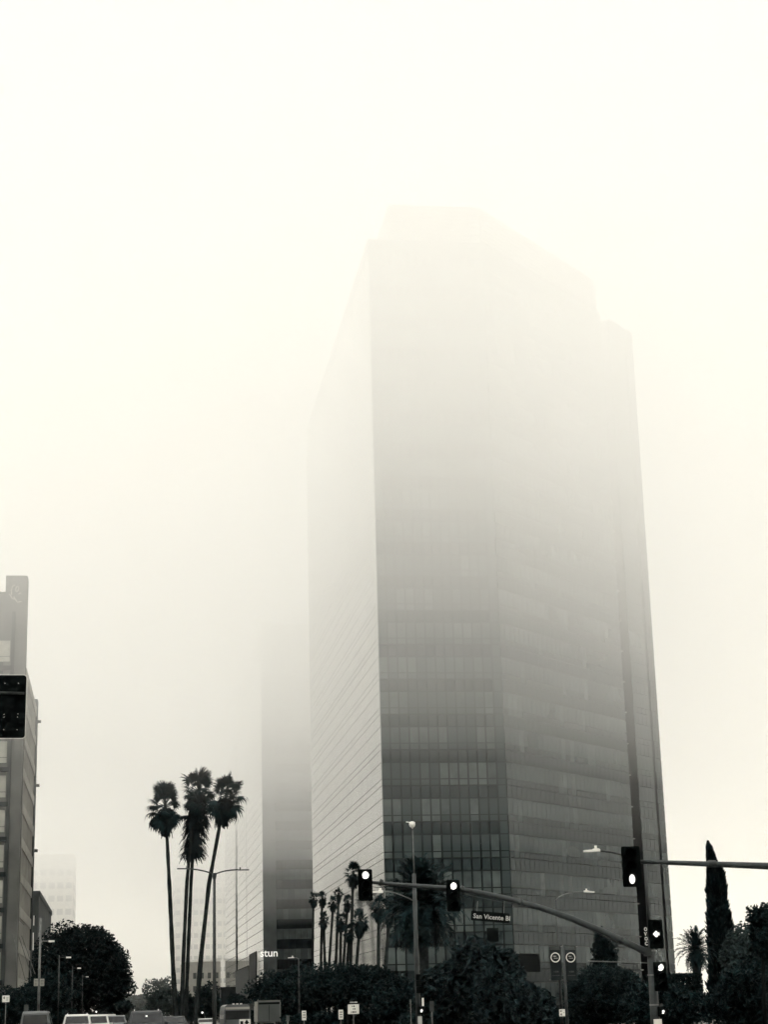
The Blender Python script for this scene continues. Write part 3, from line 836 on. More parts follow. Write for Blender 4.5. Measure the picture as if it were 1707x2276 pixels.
# ------------------------------------------------------------------ vegetation
def rdir():
    z = random.uniform(-1, 1); a = random.uniform(0, 2 * math.pi); r = math.sqrt(1 - z * z)
    return Vector((r * math.cos(a), r * math.sin(a), z))
def leaves(mb, blobs, n, size, flat=None, shell=.72, upright=0.0, amp=.3):
    """leaf-sized faces through the outer volume of a set of ellipsoids, ragged at the rim"""
    wts = [(r[0] * r[1] + r[1] * r[2] + r[0] * r[2]) for _, r in blobs]
    bumps = [[(rdir(), random.uniform(amp * .3, amp)) for _ in range(18)] for _ in blobs]
    for _ in range(n):
        i = random.choices(range(len(blobs)), wts)[0]
        c, r = blobs[i]
        d = rdir()
        k = random.uniform(shell, 1.0) if random.random() < .8 else random.uniform(.3, shell)
        for bd, ba in bumps[i]:
            q = d.dot(bd)
            if q > .8: k *= 1 + ba * (q - .8) * 5
        p = Vector((c[0] + d.x * r[0] * k, c[1] + d.y * r[1] * k, c[2] + d.z * r[2] * k))
        if flat is not None and p.z < flat(p.x, p.y): continue
        s = size * random.uniform(.5, 1.35)
        a = (rdir() + Vector((0, 0, upright * 2))).normalized(); b = a.cross(rdir()).normalized()
        bend = a.cross(b) * s * .18
        mb.v += [p - a * s * .55, p + b * s * .32 + bend, p + a * s * .75, p - b * s * .32 + bend]
        k0 = len(mb.v) - 4
        mb.f.append((k0, k0 + 1, k0 + 2, k0 + 3)); mb.mi.append(0)
def tree(name, label, cat, base, trunk_h, blobs, n, size, leafmat, tr=.3, group=None, flat=None, shell=.72, amp=.3):
    t = thing(name, label, cat, base, group)
    base = Vector(base); lean = random.uniform(-.5, .5)
    top = base + Vector((lean, 0, trunk_h))
    mb = MB(); mb.tube([base, base + Vector((lean * .3, 0, trunk_h * .5)), top], [tr * 1.25, tr, tr * .85], 10)
    mb.build('trunk', M['bark'], t, smooth=True)
    for c, r in blobs[:7]:
        e = Vector((c[0], c[1], c[2]))
        m_ = (top + e) / 2 + Vector((0, 0, .3))
        MB().tube([top - Vector((0, 0, .1)), m_, e], [tr * .6, tr * .4, tr * .18], 7).build('limb', M['bark'], t, smooth=True)
    mb = MB(); leaves(mb, blobs, n, size, flat, shell, amp=amp); mb.build('crown', leafmat, t)
    return t
def blob(px, py, rx, rz, Y, ry=None):
    p = at(px, py, Y); return (tuple(p), (S(rx, Y), S(ry, Y) if ry else S(rx, Y), S(rz, Y)))

# big round ficus on the left
YF = 255
bl = [blob(185, 2150, 90, 86, YF), blob(130, 2155, 56, 86, YF), blob(228, 2172, 60, 66, YF), blob(185, 2112, 72, 48, YF), blob(212, 2196, 80, 40, YF), blob(140, 2225, 60, 40, YF)]
zf = lambda x, y: at(190, 2262, YF).z + (1.0 if x > at(200, 2200, YF).x else 0) + max(0, x - at(215, 2200, YF).x) * .38
tree('ficus_tree', 'huge round dark tree hanging over the left kerb', 'tree', ground_at(150, YF), 3.2, bl, 30000, .42, M['leaf'], .5, flat=zf, amp=.13)

for k, (px, py, rx, rz, Y, lab) in enumerate(((95, 2215, 45, 40, 175, 'low dark tree under the big round one, left of it'), (40, 2235, 38, 34, 165, 'dark shrubby tree at the lower left corner under the canopy'),
                                   (250, 2238, 34, 14, 330, 'grey tree in the mist under the big round one'), (415, 2243, 22, 26, 340, 'dim tree behind the palm trunks at the street'),
                                   (462, 2228, 26, 30, 330, 'dark tree behind the double-arm lamp post'), (360, 2222, 30, 36, 560, 'pale misty tree left of the palm trunks far down the street'),
                                   (298, 2240, 36, 24, 640, 'palest misty tree at the very end of the street'), (525, 2240, 26, 26, 300, 'dark tree behind the shuttle bus'))):
    b = blob(px, py, rx, rz, Y)
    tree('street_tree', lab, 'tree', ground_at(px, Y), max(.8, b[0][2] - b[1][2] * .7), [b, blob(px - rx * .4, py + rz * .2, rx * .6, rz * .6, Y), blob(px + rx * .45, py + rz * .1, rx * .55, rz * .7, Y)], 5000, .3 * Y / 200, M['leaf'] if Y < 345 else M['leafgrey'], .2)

# trees along the right pavement
for px, py, rx, rz, Y, n, s, lab, mt in (
    (650, 2215, 72, 50, 198, 9000, .36, 'dark spreading tree right of the box truck', 'leaf'),
    (775, 2192, 96, 46, 150, 14000, .22, 'widest dark flat-topped tree in front of the palm row', 'leaf'),
    (880, 2222, 44, 44, 140, 5000, .26, 'dark tree behind the dome camera pole', 'leaf'),
    (985, 2215, 62, 58, 112, 6500, .40, 'glossy leafy tree under the street name plate, left of its neighbour', 'leaf2'),
    (1098, 2208, 66, 78, 108, 8000, .42, 'glossy leafy tree under the curved arm, left of the banners', 'leaf2'),
    (1186, 2240, 40, 46, 100, 4500, .30, 'lower leafy tree directly left of the banner pole', 'leaf2'),
    (1345, 2212, 84, 62, 118, 12000, .18, 'dark tree filling the gap between banners and signal pole', 'leaf'),
    (1480, 2240, 70, 52, 112, 8000, .25, 'dark tree at the foot of the signal pole', 'leaf'),
    (1660, 2130, 45, 52, 105, 7000, .24, 'round grey-green tree right of the cypress', 'leafgrey'),
    (1700, 2075, 26, 56, 80, 3500, .2, 'dark ragged tree reaching in at the right edge', 'leaf'),
    (1670, 2220, 78, 70, 95, 10000, .24, 'dark tree mass at the lower right corner', 'leaf')):
    b = blob(px, py, rx, rz, Y)
    bl = [b] + [blob(px + random.uniform(-.6, .6) * rx, py + random.uniform(-.45, .35) * rz, rx * .5, rz * .5, Y + random.uniform(-2, 2)) for _ in range(5)]
    tree('street_tree' if mt != 'leaf3' else 'clipped_tree', lab, 'tree', ground_at(px, Y), max(.8, b[0][2] - b[1][2] * .8), bl, int(n * 1.4), s, M[mt], .2 if px < 1650 else .09, shell=.65)
for px, top, w, Y, lab in ((640, 2250, 90, 205, 'low dark shrubs behind the box truck'), (760, 2252, 110, 165, 'low dark shrubs behind the square white sign'), (890, 2254, 90, 152, 'low dark shrubs left of the dome camera pole'),
    (1030, 2246, 120, 120, 'low shrubs under the leafy tree with the name plate'), (1200, 2240, 120, 125, 'low shrubs behind the banner pole'), (1380, 2236, 120, 130, 'low shrubs left of the signal pole'),
    (1570, 2215, 130, 145, 'low dark shrubs at the foot of the cypress'), (1700, 2205, 110, 140, 'low dark shrubs at the lower right corner'), (60, 2250, 90, 185, 'low dark shrubs by the left kerb under the canopy'), (160, 2246, 70, 262, 'low dark shrubs at the foot of the big round tree')):
    t = thing('shrub', lab, 'shrub', ground_at(px, Y))
    zt_ = at(px, top, Y).z
    bl = []
    for k in range(9):
        x = at(px + w * (k / 4 - 1), top, Y).x
        zz = zt_ * random.uniform(.8, 1.1)
        bl.append(((x, Y + random.uniform(-.5, 1.5), zz * .45), (S(w, Y) * .22, 1.2, zz * .55)))
    mb = MB(); leaves(mb, bl, 9000, .28 * Y / 150, lambda x, y: .05, .6); mb.build('foliage', M['leaf'], t)
    mb = MB()
    for c, r in bl: mb.tube([(c[0], c[1], .05), (c[0], c[1], c[2] * 1.5)], [.06, .03], 5)
    mb.build('stem', M['bark'], t, kind='stuff')
col_ = thing('columnar_tree', 'dark pointed tree rising behind the curved arm above its neighbour', 'tree', ground_at(1345, 126))
ct = at(1333, 2062, 126)
MB().tube([col_.location, Vector((ct.x, 126, ct.z * .6)), ct], [.16, .1, .02], 8).build('trunk', M['bark'], col_, smooth=True)
mb = MB(); leaves(mb, [blob(1333, 2080, 11, 19, 126), blob(1343, 2112, 26, 24, 126), blob(1345, 2160, 30, 42, 126), blob(1345, 2215, 30, 45, 126)], 6500, .2, lambda x, y: .3, .6)
mb.build('crown', M['leaf3'], col_)
# clipped hedge block behind the signal pole at right
YH = 125
hg = thing('hedge', 'tall clipped dark hedge with a square corner under the date palm', 'hedge', ground_at(1500, YH))
hb_ = MB(); a, b = at(1452, 2166, YH), at(1561, 2166, YH)
for _ in range(9000):
    p = Vector((random.uniform(a.x, b.x), YH + random.uniform(0, 2.5), random.uniform(.2, a.z)))
    if random.random() < .6: p.y = YH + random.uniform(-.1, .15)
    elif random.random() < .5: p.z = a.z - random.uniform(0, .15)
    s = .22 * random.uniform(.6, 1.2); u = rdir(); w = u.cross(rdir()).normalized()
    hb_.v += [p - u * s * .5, p + w * s * .4, p + u * s * .5, p - w * s * .4]; k0 = len(hb_.v) - 4
    hb_.f.append((k0, k0 + 1, k0 + 2, k0 + 3)); hb_.mi.append(0)
hb_.build('foliage', M['leaf'], hg)
hs_ = MB()
for k in range(6): hs_.tube([(a.x + .4 + k * (b.x - a.x - .8) / 5, YH + 1.2, .1), (a.x + .4 + k * (b.x - a.x - .8) / 5, YH + 1.2, a.z * .7)], [.07, .04], 6)
hs_.build('stem', M['bark'], hg, kind='stuff')

# Italian cypress
YC = 138
cb = ground_at(1625, YC)
cyp = thing('cypress_tree', 'tall narrow dark cypress column at the right', 'tree', cb)
cpx = [(1574, 1869, .6), (1577, 1885, 6), (1583, 1915, 10), (1592, 1942, 17), (1594, 1990, 20), (1598, 2030, 24), (1603, 2080, 28), (1611, 2140, 34), (1617, 2200, 39), (1621, 2260, 41)]
prof = [(at(x, y, YC), S(r, YC)) for x, y, r in cpx]
MB().tube([Vector((prof[-1][0].x, YC, .1)), prof[4][0], prof[1][0]], [.3, .16, .04], 8).build('trunk', M['bark'], cyp, smooth=True)
mb = MB()
zs = [p.z for p, _ in prof]
for _ in range(26000):
    z = random.uniform(zs[-1], zs[0]) if random.random() < .7 else random.uniform(zs[4], zs[0])
    for i in range(len(prof) - 1):
        if zs[i] >= z >= zs[i + 1]: break
    f = (zs[i] - z) / max(1e-6, zs[i] - zs[i + 1])
    c = prof[i][0].lerp(prof[i + 1][0], f); r = prof[i][1] * (1 - f) + prof[i + 1][1] * f
    a = random.uniform(0, 2 * math.pi); k = random.uniform(.7, 1.03) + .08 * math.sin(a * 3 + z * 2.1) * (a < 2 or a > 5)
    if random.random() < .07: k += random.uniform(.05, .22)
    p = Vector((c.x + r * k * math.cos(a), YC + r * k * math.sin(a), z))
    s = random.uniform(.16, .46) * min(1, .25 + r / .8); u = Vector((math.cos(a) * .55, math.sin(a) * .5, 1)).normalized(); w = u.cross(rdir()).normalized()
    mb.v += [p - u * s * .5, p + w * s * .25, p + u * s * .8, p - w * s * .25]; k0 = len(mb.v) - 4
    mb.f.append((k0, k0 + 1, k0 + 2, k0 + 3)); mb.mi.append(0)
mb.build('crown', M['leaf3'], cyp)

# ---- fan palms
def fan_frond(seed, L=.7, pet=.84, droop=.35):
    rnd = random.Random(seed); mb = MB()
    pts = [Vector((t * pet, 0, -droop * .25 * t * t)) for t in (0, .5, 1)]
    mb.tube(pts, [.03, .022, .018], 5)
    hub = pts[-1]; n = 17
    for k in range(n):
        a = R(-118 + 236 * k / (n - 1)) + rnd.uniform(-.05, .05)
        l = L * (1 - .22 * abs(a) / 2) * rnd.uniform(.85, 1.1)
        d = Vector((math.cos(a), math.sin(a), rnd.uniform(-.06, .06)))
        s = Vector((-math.sin(a), math.cos(a), 0)) * .06
        p0 = hub; p1 = hub + d * l * .55 + Vector((0, 0, -droop * .12)); p2 = hub + d * l * .85 + Vector((0, 0, -droop * .42)); p3 = hub + d * l + Vector((0, 0, -droop * .85 * rnd.uniform(.6, 1.3)))
        mb.quad(p0 - s * .3, p0 + s * .3, p1 + s, p1 - s)
        mb.quad(p1 - s, p1 + s, p2 + s * .55, p2 - s * .55)
        mb.tri(p2 - s * .55, p2 + s * .55, p3)
    return mesh_of(mb, 'frond', M['palmleaf'])
FAN = [fan_frond(s, droop=d) for s, d in ((1, .2), (2, .35), (3, .55), (4, .8))]
def fan_palm(label, path, r0, r1, crown_r, skirt, nf, group, scale=1.0, seed=0, lod=False):
    """path: points from ground to crown centre"""
    rnd = random.Random(seed)
    t = thing('fan_palm', label, 'palm', path[0], group)
    n = len(path)
    fine = [Vector(path[i]).lerp(Vector(path[i + 1]), k / 8) for i in range(n - 1) for k in range(8)] + [Vector(path[-1])]
    m_ = len(fine)
    MB().tube(fine, [(r0 * (1 - i / (m_ - 1)) + r1 * (i / (m_ - 1))) * rnd.uniform(.9, 1.1) for i in range(m_)], 9).build('trunk', M['palmbark'], t, smooth=True)
    top = Vector(path[-1]); o = Vector(path[0]); axis = (top - Vector(path[-2])).normalized()
    sc = crown_r / 1.55
    for k in range(nf):
        az = k * 2.39996 + rnd.uniform(-.6, .6)
        f = k / (nf - 1)
        el = R(84 - 142 * f) + rnd.uniform(-.28, .28)
        me = FAN[min(3, int(f * 4))]
        m = Matrix.Rotation(az, 4, 'Z') @ Matrix.Rotation(-el, 4, 'Y') @ Matrix.Rotation(rnd.uniform(-.7, .7), 4, 'X')
        fo = link('frond', me, t)
        fo.matrix_local = Matrix.Translation(top - o - axis * (.75 * f * sc)) @ m @ Matrix.Scale(sc * rnd.uniform(.7, 1.15), 4)
    mb = MB()
    for k in range(int(190 * skirt[1] / 1.2)):                         # hanging dead leaves
        az = rnd.uniform(0, 2 * math.pi); h = rnd.uniform(0.0, 1.0)
        rr = skirt[0] * (1.0 - (skirt[2] if len(skirt) > 2 else .6) * max(0, h - .3)) * rnd.uniform(.45, 1.0)
        p = top - axis * (.35 * sc + h * skirt[1]) + Vector((math.cos(az) * rr * .55, math.sin(az) * rr * .55, 0))
        l = rnd.uniform(.35, .8) * sc; w = Vector((-math.sin(az), math.cos(az), 0)) * rnd.uniform(.04, .11)
        e = p + Vector((math.cos(az) * rr * .45, math.sin(az) * rr * .45, -l))
        q = (p + e) / 2 + Vector((math.cos(az), math.sin(az), .3)) * .07
        mb.quad(p - w, p + w, q + w * 1.1, q - w * 1.1); mb.quad(q - w * 1.1, q + w * 1.1, e + w * .4, e - w * .4)
    mb.build('dead_leaf_skirt', M['deadleaf'], t)
    return t
YP = 165
G4 = 'tall fan palms on the traffic island'
def path_px(pts, Y, base_px, dy=0):
    return [Vector((at(base_px, 2268, Y).x, Y + dy, .13))] + [at(x, y, Y + dy) for x, y in pts]
fan_palm('leftmost of the tall slender palms, leaning slightly left', path_px([(384, 2150), (377, 1990), (371, 1870), (366, 1784)], YP, 393), .24, .13, 2.0, (1.1, 1.9), 44, G4, seed=1)
fan_palm('tallest middle palm with the highest crown', path_px([(407, 2130), (415, 1960), (425, 1850), (441, 1752)], YP, 402), .2, .12, 2.0, (.85, 2.6), 44, G4, seed=2)
fan_palm('shorter middle palm with a long ragged dead skirt', path_px([(417, 2130), (424, 1960), (430, 1870), (436, 1795)], YP, 412, 1.2), .2, .12, 1.75, (1.5, 4.0, 0), 28, G4, seed=3)
fan_palm('rightmost of the tall palms, trunk slanting up to the right', path_px([(446, 2130), (464, 1965), (485, 1850), (503, 1762)], YP, 432, -.8), .24, .13, 2.0, (1.2, 2.0), 44, G4, seed=4)
ROW = [(713, 2150, 716, 1993, 14, 'first palm from the left in the row by the bright facade'), (731, 2150, 741, 2003, 14, 'second palm from the left in the row by the bright facade'),
       (746, 2150, 753, 1984, 9, 'third palm from the left, slim, in the row by the bright facade'), (763, 2150, 773, 2002, 15, 'fourth palm from the left in the row by the bright facade'),
       (779, 2150, 785, 1936, 22, 'tallest palm of the row, its crown beside the left signal head'), (792, 2150, 801, 2040, 24, 'broad low palm right of the tallest one in the row'),
       (841, 2150, 842, 2010, 22, 'palm tucked left of the big feathery palm'), (722, 2150, 719, 2040, 15, 'low palm at the left end of the row by the bright facade'),
       (756, 2150, 758, 2042, 17, 'low palm in the middle of the row by the bright facade'), (771, 2150, 777, 2068, 16, 'lowest palm of the row by the bright facade'),
       (857, 2150, 866, 2032, 16, 'slim palm at the tower corner left of the feathery palm'), (694, 2150, 697, 1995, 13, 'palm half hidden against the dark lettered tower')]
for i, (bx0, by0, cx0, cy0, rpx, lab) in enumerate(ROW):
    Y = 27.0 * F / (bx0 - 258) - (3 if i in (7, 8, 9) else 0)
    rr = S(rpx, Y)
    fan_palm(lab, path_px([(bx0, by0), ((bx0 + cx0) / 2, (by0 + cy0) / 2), (cx0, cy0)], Y, bx0), .2, .15, max(.75, rr * 1.15), (rr * .7, max(.9, rr * 1.1)), 26, 'palms along the bright facade', seed=20 + i)

# ---- feathery date palms
def feather_frond(seed, L=3.0, droop=1.0):
    rnd = random.Random(seed); mb = MB(); n = 26
    pts = []
    for k in range(n + 1):
        t = k / n
        pts.append(Vector((L * (t - .12 * droop * t ** 3), 0, L * (.16 * t - .42 * droop * t ** 2.2))))
    mb.tube(pts[::2], [.045 * (1 - .85 * i / (n // 2)) for i in range(n // 2 + 1)], 5)
    for k in range(4, n + 1):
        t = k / n
        l = .52 * math.sin(math.pi * (.18 + .8 * t)) ** .7 + .05
        tg = (pts[k] - pts[k - 1]).normalized()
        for s in (-1, 1):
            d = (tg * .75 + Vector((0, s * .75, rnd.uniform(-.35, .6)))).normalized()
            w = tg * .06; e = pts[k] + d * l * rnd.uniform(.85, 1.1) - Vector((0, 0, .1))
            mb.quad(pts[k] - w, pts[k] + w, e + w * .4, e - w * .4)
    return mesh_of(mb, 'frond', M['palmleaf'])
FEA = [feather_frond(s, droop=d) for s, d in ((1, .55), (2, .9), (3, 1.25), (4, 1.6))]
def date_palm(label, px_base, pc, Y, R_, nf, seed, tr=.38):
    rnd = random.Random(seed)
    b = ground_at(px_base, Y); top = at(*pc, Y)
    t = thing('date_palm', label, 'palm', b)
    MB().tube([b, b.lerp(top, .5), top - Vector((0, 0, .7)), top], [tr * 1.1, tr, tr * 1.25, tr * .9], 12).build('trunk', M['palmbark'], t, smooth=True)
    mb = MB()
    for k in range(70):
        a = k * 2.4; z = top.z - 1.3 + 1.2 * k / 70; rr = tr * (1 + .35 * k / 70)
        p = Vector((top.x + rr * math.cos(a), Y + rr * math.sin(a), z)); d = Vector((math.cos(a), math.sin(a), .8))
        w = Vector((-math.sin(a), math.cos(a), 0)) * .09
        mb.quad(p - w, p + w, p + d * .3 + w * .5, p + d * .3 - w * .5)
    mb.build('leaf_base', M['palmbark'], t)
    sc = R_ / 2.8
    for k in range(nf):
        f = k / (nf - 1); az = k * 2.39996 + rnd.uniform(-.2, .2)
        el = R(86 - 128 * f ** .9) + rnd.uniform(-.1, .1)
        fo = link('frond', FEA[min(3, int(f * 4))], t)
        fo.matrix_local = Matrix.Translation(top - b) @ Matrix.Rotation(az, 4, 'Z') @ Matrix.Rotation(-el, 4, 'Y') @ Matrix.Rotation(rnd.uniform(-.4, .4), 4, 'X') @ Matrix.Scale(sc * rnd.uniform(.85, 1.08), 4)
    return t
date_palm('huge feathery palm drooping before the tower front', 948, (938, 2012), 148, S(104, 148), 120, 5)
date_palm('feathery palm in silhouette between tower and cypress', 1552, (1548, 2112), 135, S(52, 135), 60, 6, .3)

# ------------------------------------------------------------------ vehicles
def wheel_mesh():
    mb = MB()
    mb.tube([(-.11, 0, 0), (-.09, 0, 0), (.09, 0, 0), (.11, 0, 0)], [.28, .34, .34, .28], 20); return mesh_of(mb, 'tyre', M['rubber'])
TYRE = wheel_mesh()
RIM = mesh_of(MB().tube([(-.115, 0, 0), (.115, 0, 0)], [.2, .2], 14), 'rim', M['steel'])
def car(label, px, Y, paint, kind='suv', heading=1, rack=False, brake=False, W=1.9):
    """rear towards the camera when heading = 1"""
    L, H = {'suv': (4.8, 1.75), 'sedan': (4.7, 1.46), 'van': (5.2, 2.0)}[kind]
    prof = {'suv': [(0, .35), (0, .95), (.12, 1.08), (.42, 1.68), (.75, 1.75), (2.6, 1.72), (3.45, 1.12), (4.6, .98), (4.8, .8), (4.8, .35)],
            'sedan': [(0, .35), (0, .9), (.6, 1.02), (1.25, 1.42), (1.6, 1.46), (2.6, 1.44), (3.3, 1.02), (4.5, .88), (4.7, .7), (4.7, .35)],
            'van': [(0, .35), (0, 1.05), (.1, 1.85), (.3, 2.0), (3.6, 1.97), (4.4, 1.25), (5.05, 1.1), (5.2, .85), (5.2, .35)]}[kind]
    g = ground_at(px, Y, 0)
    t = thing('parked_car' if False else 'car', label, 'car', g, 'cars waiting on the boulevard')
    t.rotation_euler.z = 0 if heading == 1 else math.pi
    def half(z): return W / 2 * (1 if z < 1.0 else 1 - .20 * (z - 1.0) / (H - 1.0))
    mb = MB(); n = len(prof)
    secs = []
    for s in (-1, -.93, .93, 1):
        secs.append([(s * half(z) if abs(s) == 1 else s * half(z), y + (.04 if abs(s) == 1 else 0) * (1 if y < L / 2 else -1), z - (.03 if abs(s) == 1 and z > 1 else 0)) for y, z in prof])
    vs_ = [p for s in secs for p in s]
    fs = [tuple(range(n)), tuple(3 * n + i for i in range(n - 1, -1, -1))]
    for j in range(3):
        for i in range(n): fs.append((j * n + i, (j + 1) * n + i, (j + 1) * n + (i + 1) % n, j * n + (i + 1) % n))
    mb._add(vs_, fs)
    mb.build('body', paint, t, world=False)
    # glass: rear screen, windscreen, sides
    def lerp2(a, b, f): return (a[0] + (b[0] - a[0]) * f, a[1] + (b[1] - a[1]) * f)
    i0 = 2 if kind != 'van' else 1
    for nm, a, b in (('rear_window', prof[i0], prof[i0 + 1]), ('windscreen', prof[-4] if kind != 'van' else prof[5], prof[-5] if kind != 'van' else prof[4])):
        lo, hi = lerp2(a, b, .1), lerp2(a, b, .88)
        off = -.015 if nm == 'rear_window' else .015
        g_ = MB(); g_.quad((-half(lo[1]) * .84, lo[0] + off, lo[1] + .01), (half(lo[1]) * .84, lo[0] + off, lo[1] + .01), (half(hi[1]) * .86, hi[0] + off, hi[1] + .012), (-half(hi[1]) * .86, hi[0] + off, hi[1] + .012))
        g_.build(nm, M['carglass'], t, world=False)
    for s in (-1, 1):
        for y0, y1 in ((prof[i0 + 1][0] + .35, L * .42), (L * .44, L * .6)):
            z0_, z1_ = 1.06, H - .14
            g_ = MB(); g_.quad((s * (half(z0_) + .012), y0, z0_), (s * (half(z0_) + .012), y1 + .12, z0_), (s * (half(z1_) + .02), y1 - .1, z1_), (s * (half(z1_) + .02), y0 + .08, z1_))
            g_.build('side_window', M['carglass'], t, world=False)
        m_ = MB(); m_.cbox((s * (W / 2 + .1), L * .64, 1.08), (.2, .12, .16)); m_.build('mirror', paint, t, world=False)
        tl = MB(); tl.cbox((s * W * .42, -.01, .88), (.18, .06, .3)); tl.build('tail_light', M['greywall'], t, world=False)
        hl = MB(); hl.cbox((s * W * .38, L - .02, .78), (.3, .08, .16)); hl.build('headlight', M['white'], t, world=False)
        for y in (.85, L - .9):
            w_ = inst('tyre', TYRE, t, (s * (W / 2 - .1), y, .34)); inst('rim', RIM, w_, (0, 0, 0))
        if rack:
            MB().tube([(s * .62, .8, H - .06), (s * .62, .9, H + .05), (s * .62, 2.5, H + .03), (s * .62, 2.6, H - .06)], .025, 6).build('roof_rail', M['chrome'], t, world=False)
    b_ = MB(); b_.cbox((0, -.06, .5), (W * .96, .14, .24)); b_.build('bumper', M['darkpole'], t, world=False)
    if brake:
        k = MB(); k.cbox((0, prof[i0 + 1][0] - .12, prof[i0 + 1][1] - .2), (.09, .05, .07)); k.build('brake_light', M['lampglow'], t, world=False)
    return t
car('dark sport utility vehicle with a lit brake lamp, left of the palm trunks', 325, 97, M['cardark'], 'suv', rack=True, brake=True, W=1.95)
car('white sport utility vehicle with roof rails in the left lane', 170, 121, M['carwhite'], 'suv', rack=True)
car('white car right behind the white sport utility vehicle', 214, 136, M['carwhite'], 'suv')
car('grey van at the lower left corner', 77, 118, M['cargrey'], 'van', W=1.95)
car('small grey car far ahead between the white and dark vehicles', 258, 172, M['cargrey'], 'suv')
car('far white van ahead in the traffic', 241, 214, M['carwhite'], 'van')
car('white car low behind the slanting palm trunk', 459, 172, M['carwhite'], 'sedan').scale = (1, 1, .86)
car('dark car half hidden behind the palm trunks', 383, 112, M['cardark'], 'sedan')

def boxy(name, label, cat, px, Y, W, H, L, body, roof, kind):
    g = ground_at(px, Y, 0); t = thing(name, label, cat, g)
    if kind == 'bus':
        pts = [(-W / 2, 0), (W / 2, 0), (W / 2, H - .75), (W / 2 - .08, H - .25), (W / 2 - .3, H - .06), (0, H), (-W / 2 + .3, H - .06), (-W / 2 + .08, H - .25), (-W / 2, H - .75)]
        mb = MB(); slab(mb, (0, 0, .4), (Vector((1, 0, 0)), Vector((0, -1, 0)), Vector((0, 0, 1))), [(x, z * (H - .4) / H) for x, z in pts], -L, 0)
        mb.build('body', body, t, world=False)
        MB().box(-W / 2 + .12, W / 2 - .12, -.02, .0, 1.1, H - .62).build('rear_window', M['carglass'], t, world=False)
        MB().box(-W / 2 + .1, W / 2 - .1, -.05, .02, H - .5, H - .3).build('destination_panel', M['cream'], t, world=False)
        mb = MB()
        for k in (-.35, 0, .35): mb.cbox((k, .02, H - .02), (.2, .1, .1))
        mb.build('marker_light', M['white'], t, world=False, kind='stuff')
        for s in (-1, 1):
            for k in range(5):
                MB().box(s * (W / 2 + .005) - .01, s * (W / 2 + .005) + .01, .5 + k * 1.3, 1.6 + k * 1.3, 1.2, H - .85).build('side_window', M['carglass'], t, world=False)
    else:
        MB().box(-W / 2, W / 2, 0, L * .72, .75, H).build('cargo_box', body, t, world=False)
        MB().box(-W / 2 + .06, W / 2 - .06, -.03, -.004, H - .34, H - .16).build('black_band', M['black'], t, world=False)
        MB().box(-W / 2 - .02, W / 2 + .02, -.05, .06, H - .12, H + .04).build('top_rail', roof, t, world=False)
        for s in (-1, 1): MB().box(s * W / 2 - .04, s * W / 2 + .04, -.05, .08, .7, H - .14).build('corner_post', roof, t, world=False)
        MB().box(-.02, .02, -.03, -.006, .8, H - .4).build('door_seam', M['black'], t, world=False)
        MB().box(-W / 2 - .013, -W / 2 - .003, .1, L * .7, .8, H - .05).build('side_skin', M['pane_pale'], t, world=False, label='pale side panel')
        MB().box(-W / 2 + .1, W / 2 - .1, L * .74, L, .5, 2.3).build('cab', M['carwhite'], t, world=False)
        MB().box(-.5, .5, .2, L, .45, .7).build('chassis', M['darkpole'], t, world=False)
    for s in (-1, 1):
        for y in (1.2, L - 1.1):
            w_ = inst('tyre', TYRE, t, (s * (W / 2 - .14), y, .42), scale=1.24); inst('rim', RIM, w_, (0, 0, 0))
        MB().cbox((s * W * .44, -.03, .95), (.14, .06, .22)).build('tail_light', M['greywall'], t, world=False)
    return t
boxy('shuttle_bus', 'shuttle bus with a pale rounded roof beside the lamp post', 'bus', 527, 172, 2.45, 2.5, 7.5, M['cargrey'], M['white'], 'bus')
boxy('box_truck', 'grey box truck with a black band across its top', 'truck', 598, 178, 2.15, 2.75, 6.5, M['greywall'], M['beige'], 'truck')
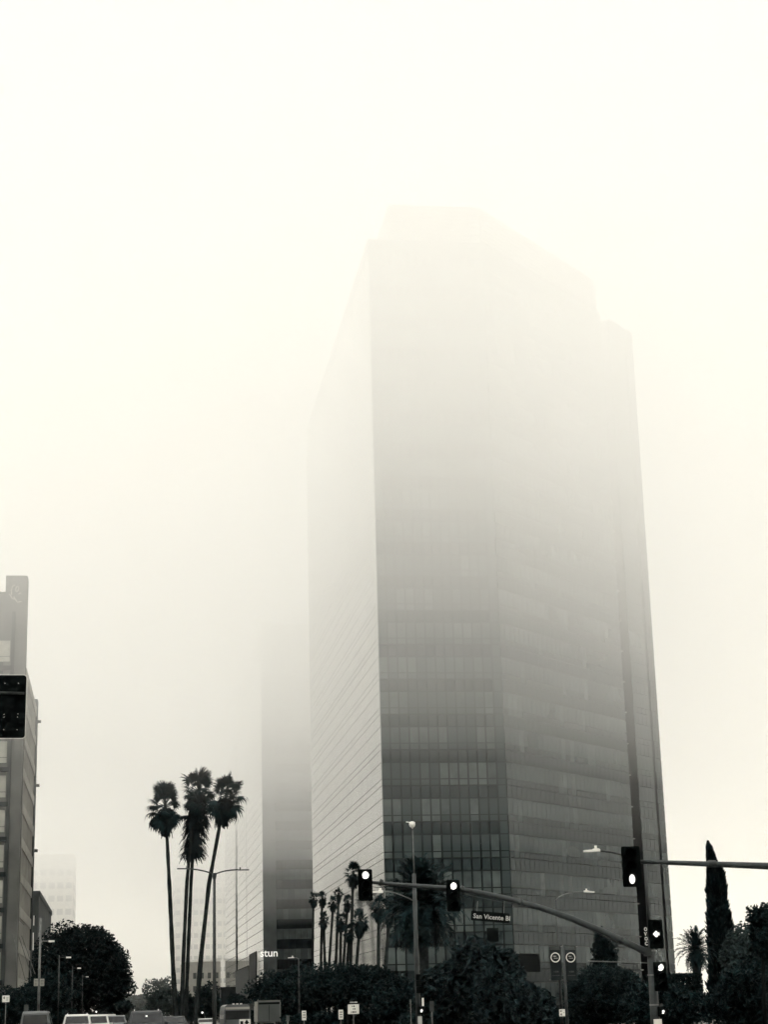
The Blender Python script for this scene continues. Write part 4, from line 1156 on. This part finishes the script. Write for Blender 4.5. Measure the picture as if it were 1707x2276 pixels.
# ------------------------------------------------------------------ the air: haze and the low cloud that hides the tower's top
G_FOG = .1
FOG = (.9996, .9905, .955)
def air(name, density, profile, hw, label):
    """closed volume of even density; profile is its outline along the boulevard (y, z)"""
    mb = MB(); n = len(profile)
    mb._add([(-hw, y, z) for y, z in profile] + [(hw, y, z) for y, z in profile],
            [tuple(range(n)), tuple(range(2 * n - 1, n - 1, -1))] + [(i, n + i, n + (i + 1) % n, (i + 1) % n) for i in range(n)])
    m = bpy.data.materials.new(name)
    m.use_nodes = True
    t = m.node_tree
    t.nodes.remove(t.nodes['Principled BSDF'])
    v = t.nodes.new('ShaderNodeVolumePrincipled')
    v.inputs['Color'].default_value = (*FOG, 1)
    v.inputs['Density'].default_value = density
    v.inputs['Anisotropy'].default_value = G_FOG
    t.links.new(v.outputs[0], t.nodes['Material Output'].inputs['Volume'])
    m.cycles.volume_sampling = 'DISTANCE'
    m.cycles.homogeneous_volume = True
    o = mb.build(name, m, kind='stuff')
    bm = bmesh.new(); bm.from_mesh(o.data)
    bmesh.ops.recalc_face_normals(bm, faces=bm.faces)
    bm.to_mesh(o.data); bm.free()
    o['label'] = label; o['category'] = 'fog'
    return o
FY0, FY1, FW = -1200, 1500, 1200                              # the bank's reach behind, ahead and to the sides
K = .82
air('haze', .000025, [(-2500, -1.2), (3400, -1.2), (3400, 100), (-2500, 100)], 2500, 'thin even haze filling the whole street')
air('low_cloud', .0015 * K, [(FY0, 19), (430, 19), (680, -1.4), (FY1, -1.4), (FY1, 101.2), (FY0, 101.2)], FW, 'thin low fog whose base sinks to the street far off')
air('low_cloud', .0052 * K, [(FY0 - 10, 29), (450, 29), (740, -1.6), (FY1 + 10, -1.6), (FY1 + 10, 101.5), (FY0 - 10, 101.5)], FW + 10, 'fog around the lower middle of the tallest tower')
air('low_cloud', .0072 * K, [(FY0 - 20, 43), (FY1 + 20, 43), (FY1 + 20, 101.8), (FY0 - 20, 101.8)], FW + 20, 'thicker fog around the upper middle of the tallest tower')
air('low_cloud', .0070 * K, [(FY0 - 30, 56), (FY1 + 30, 56), (FY1 + 30, 102.1), (FY0 - 30, 102.1)], FW + 30, 'dense fog deck that swallows the top of the tallest tower')
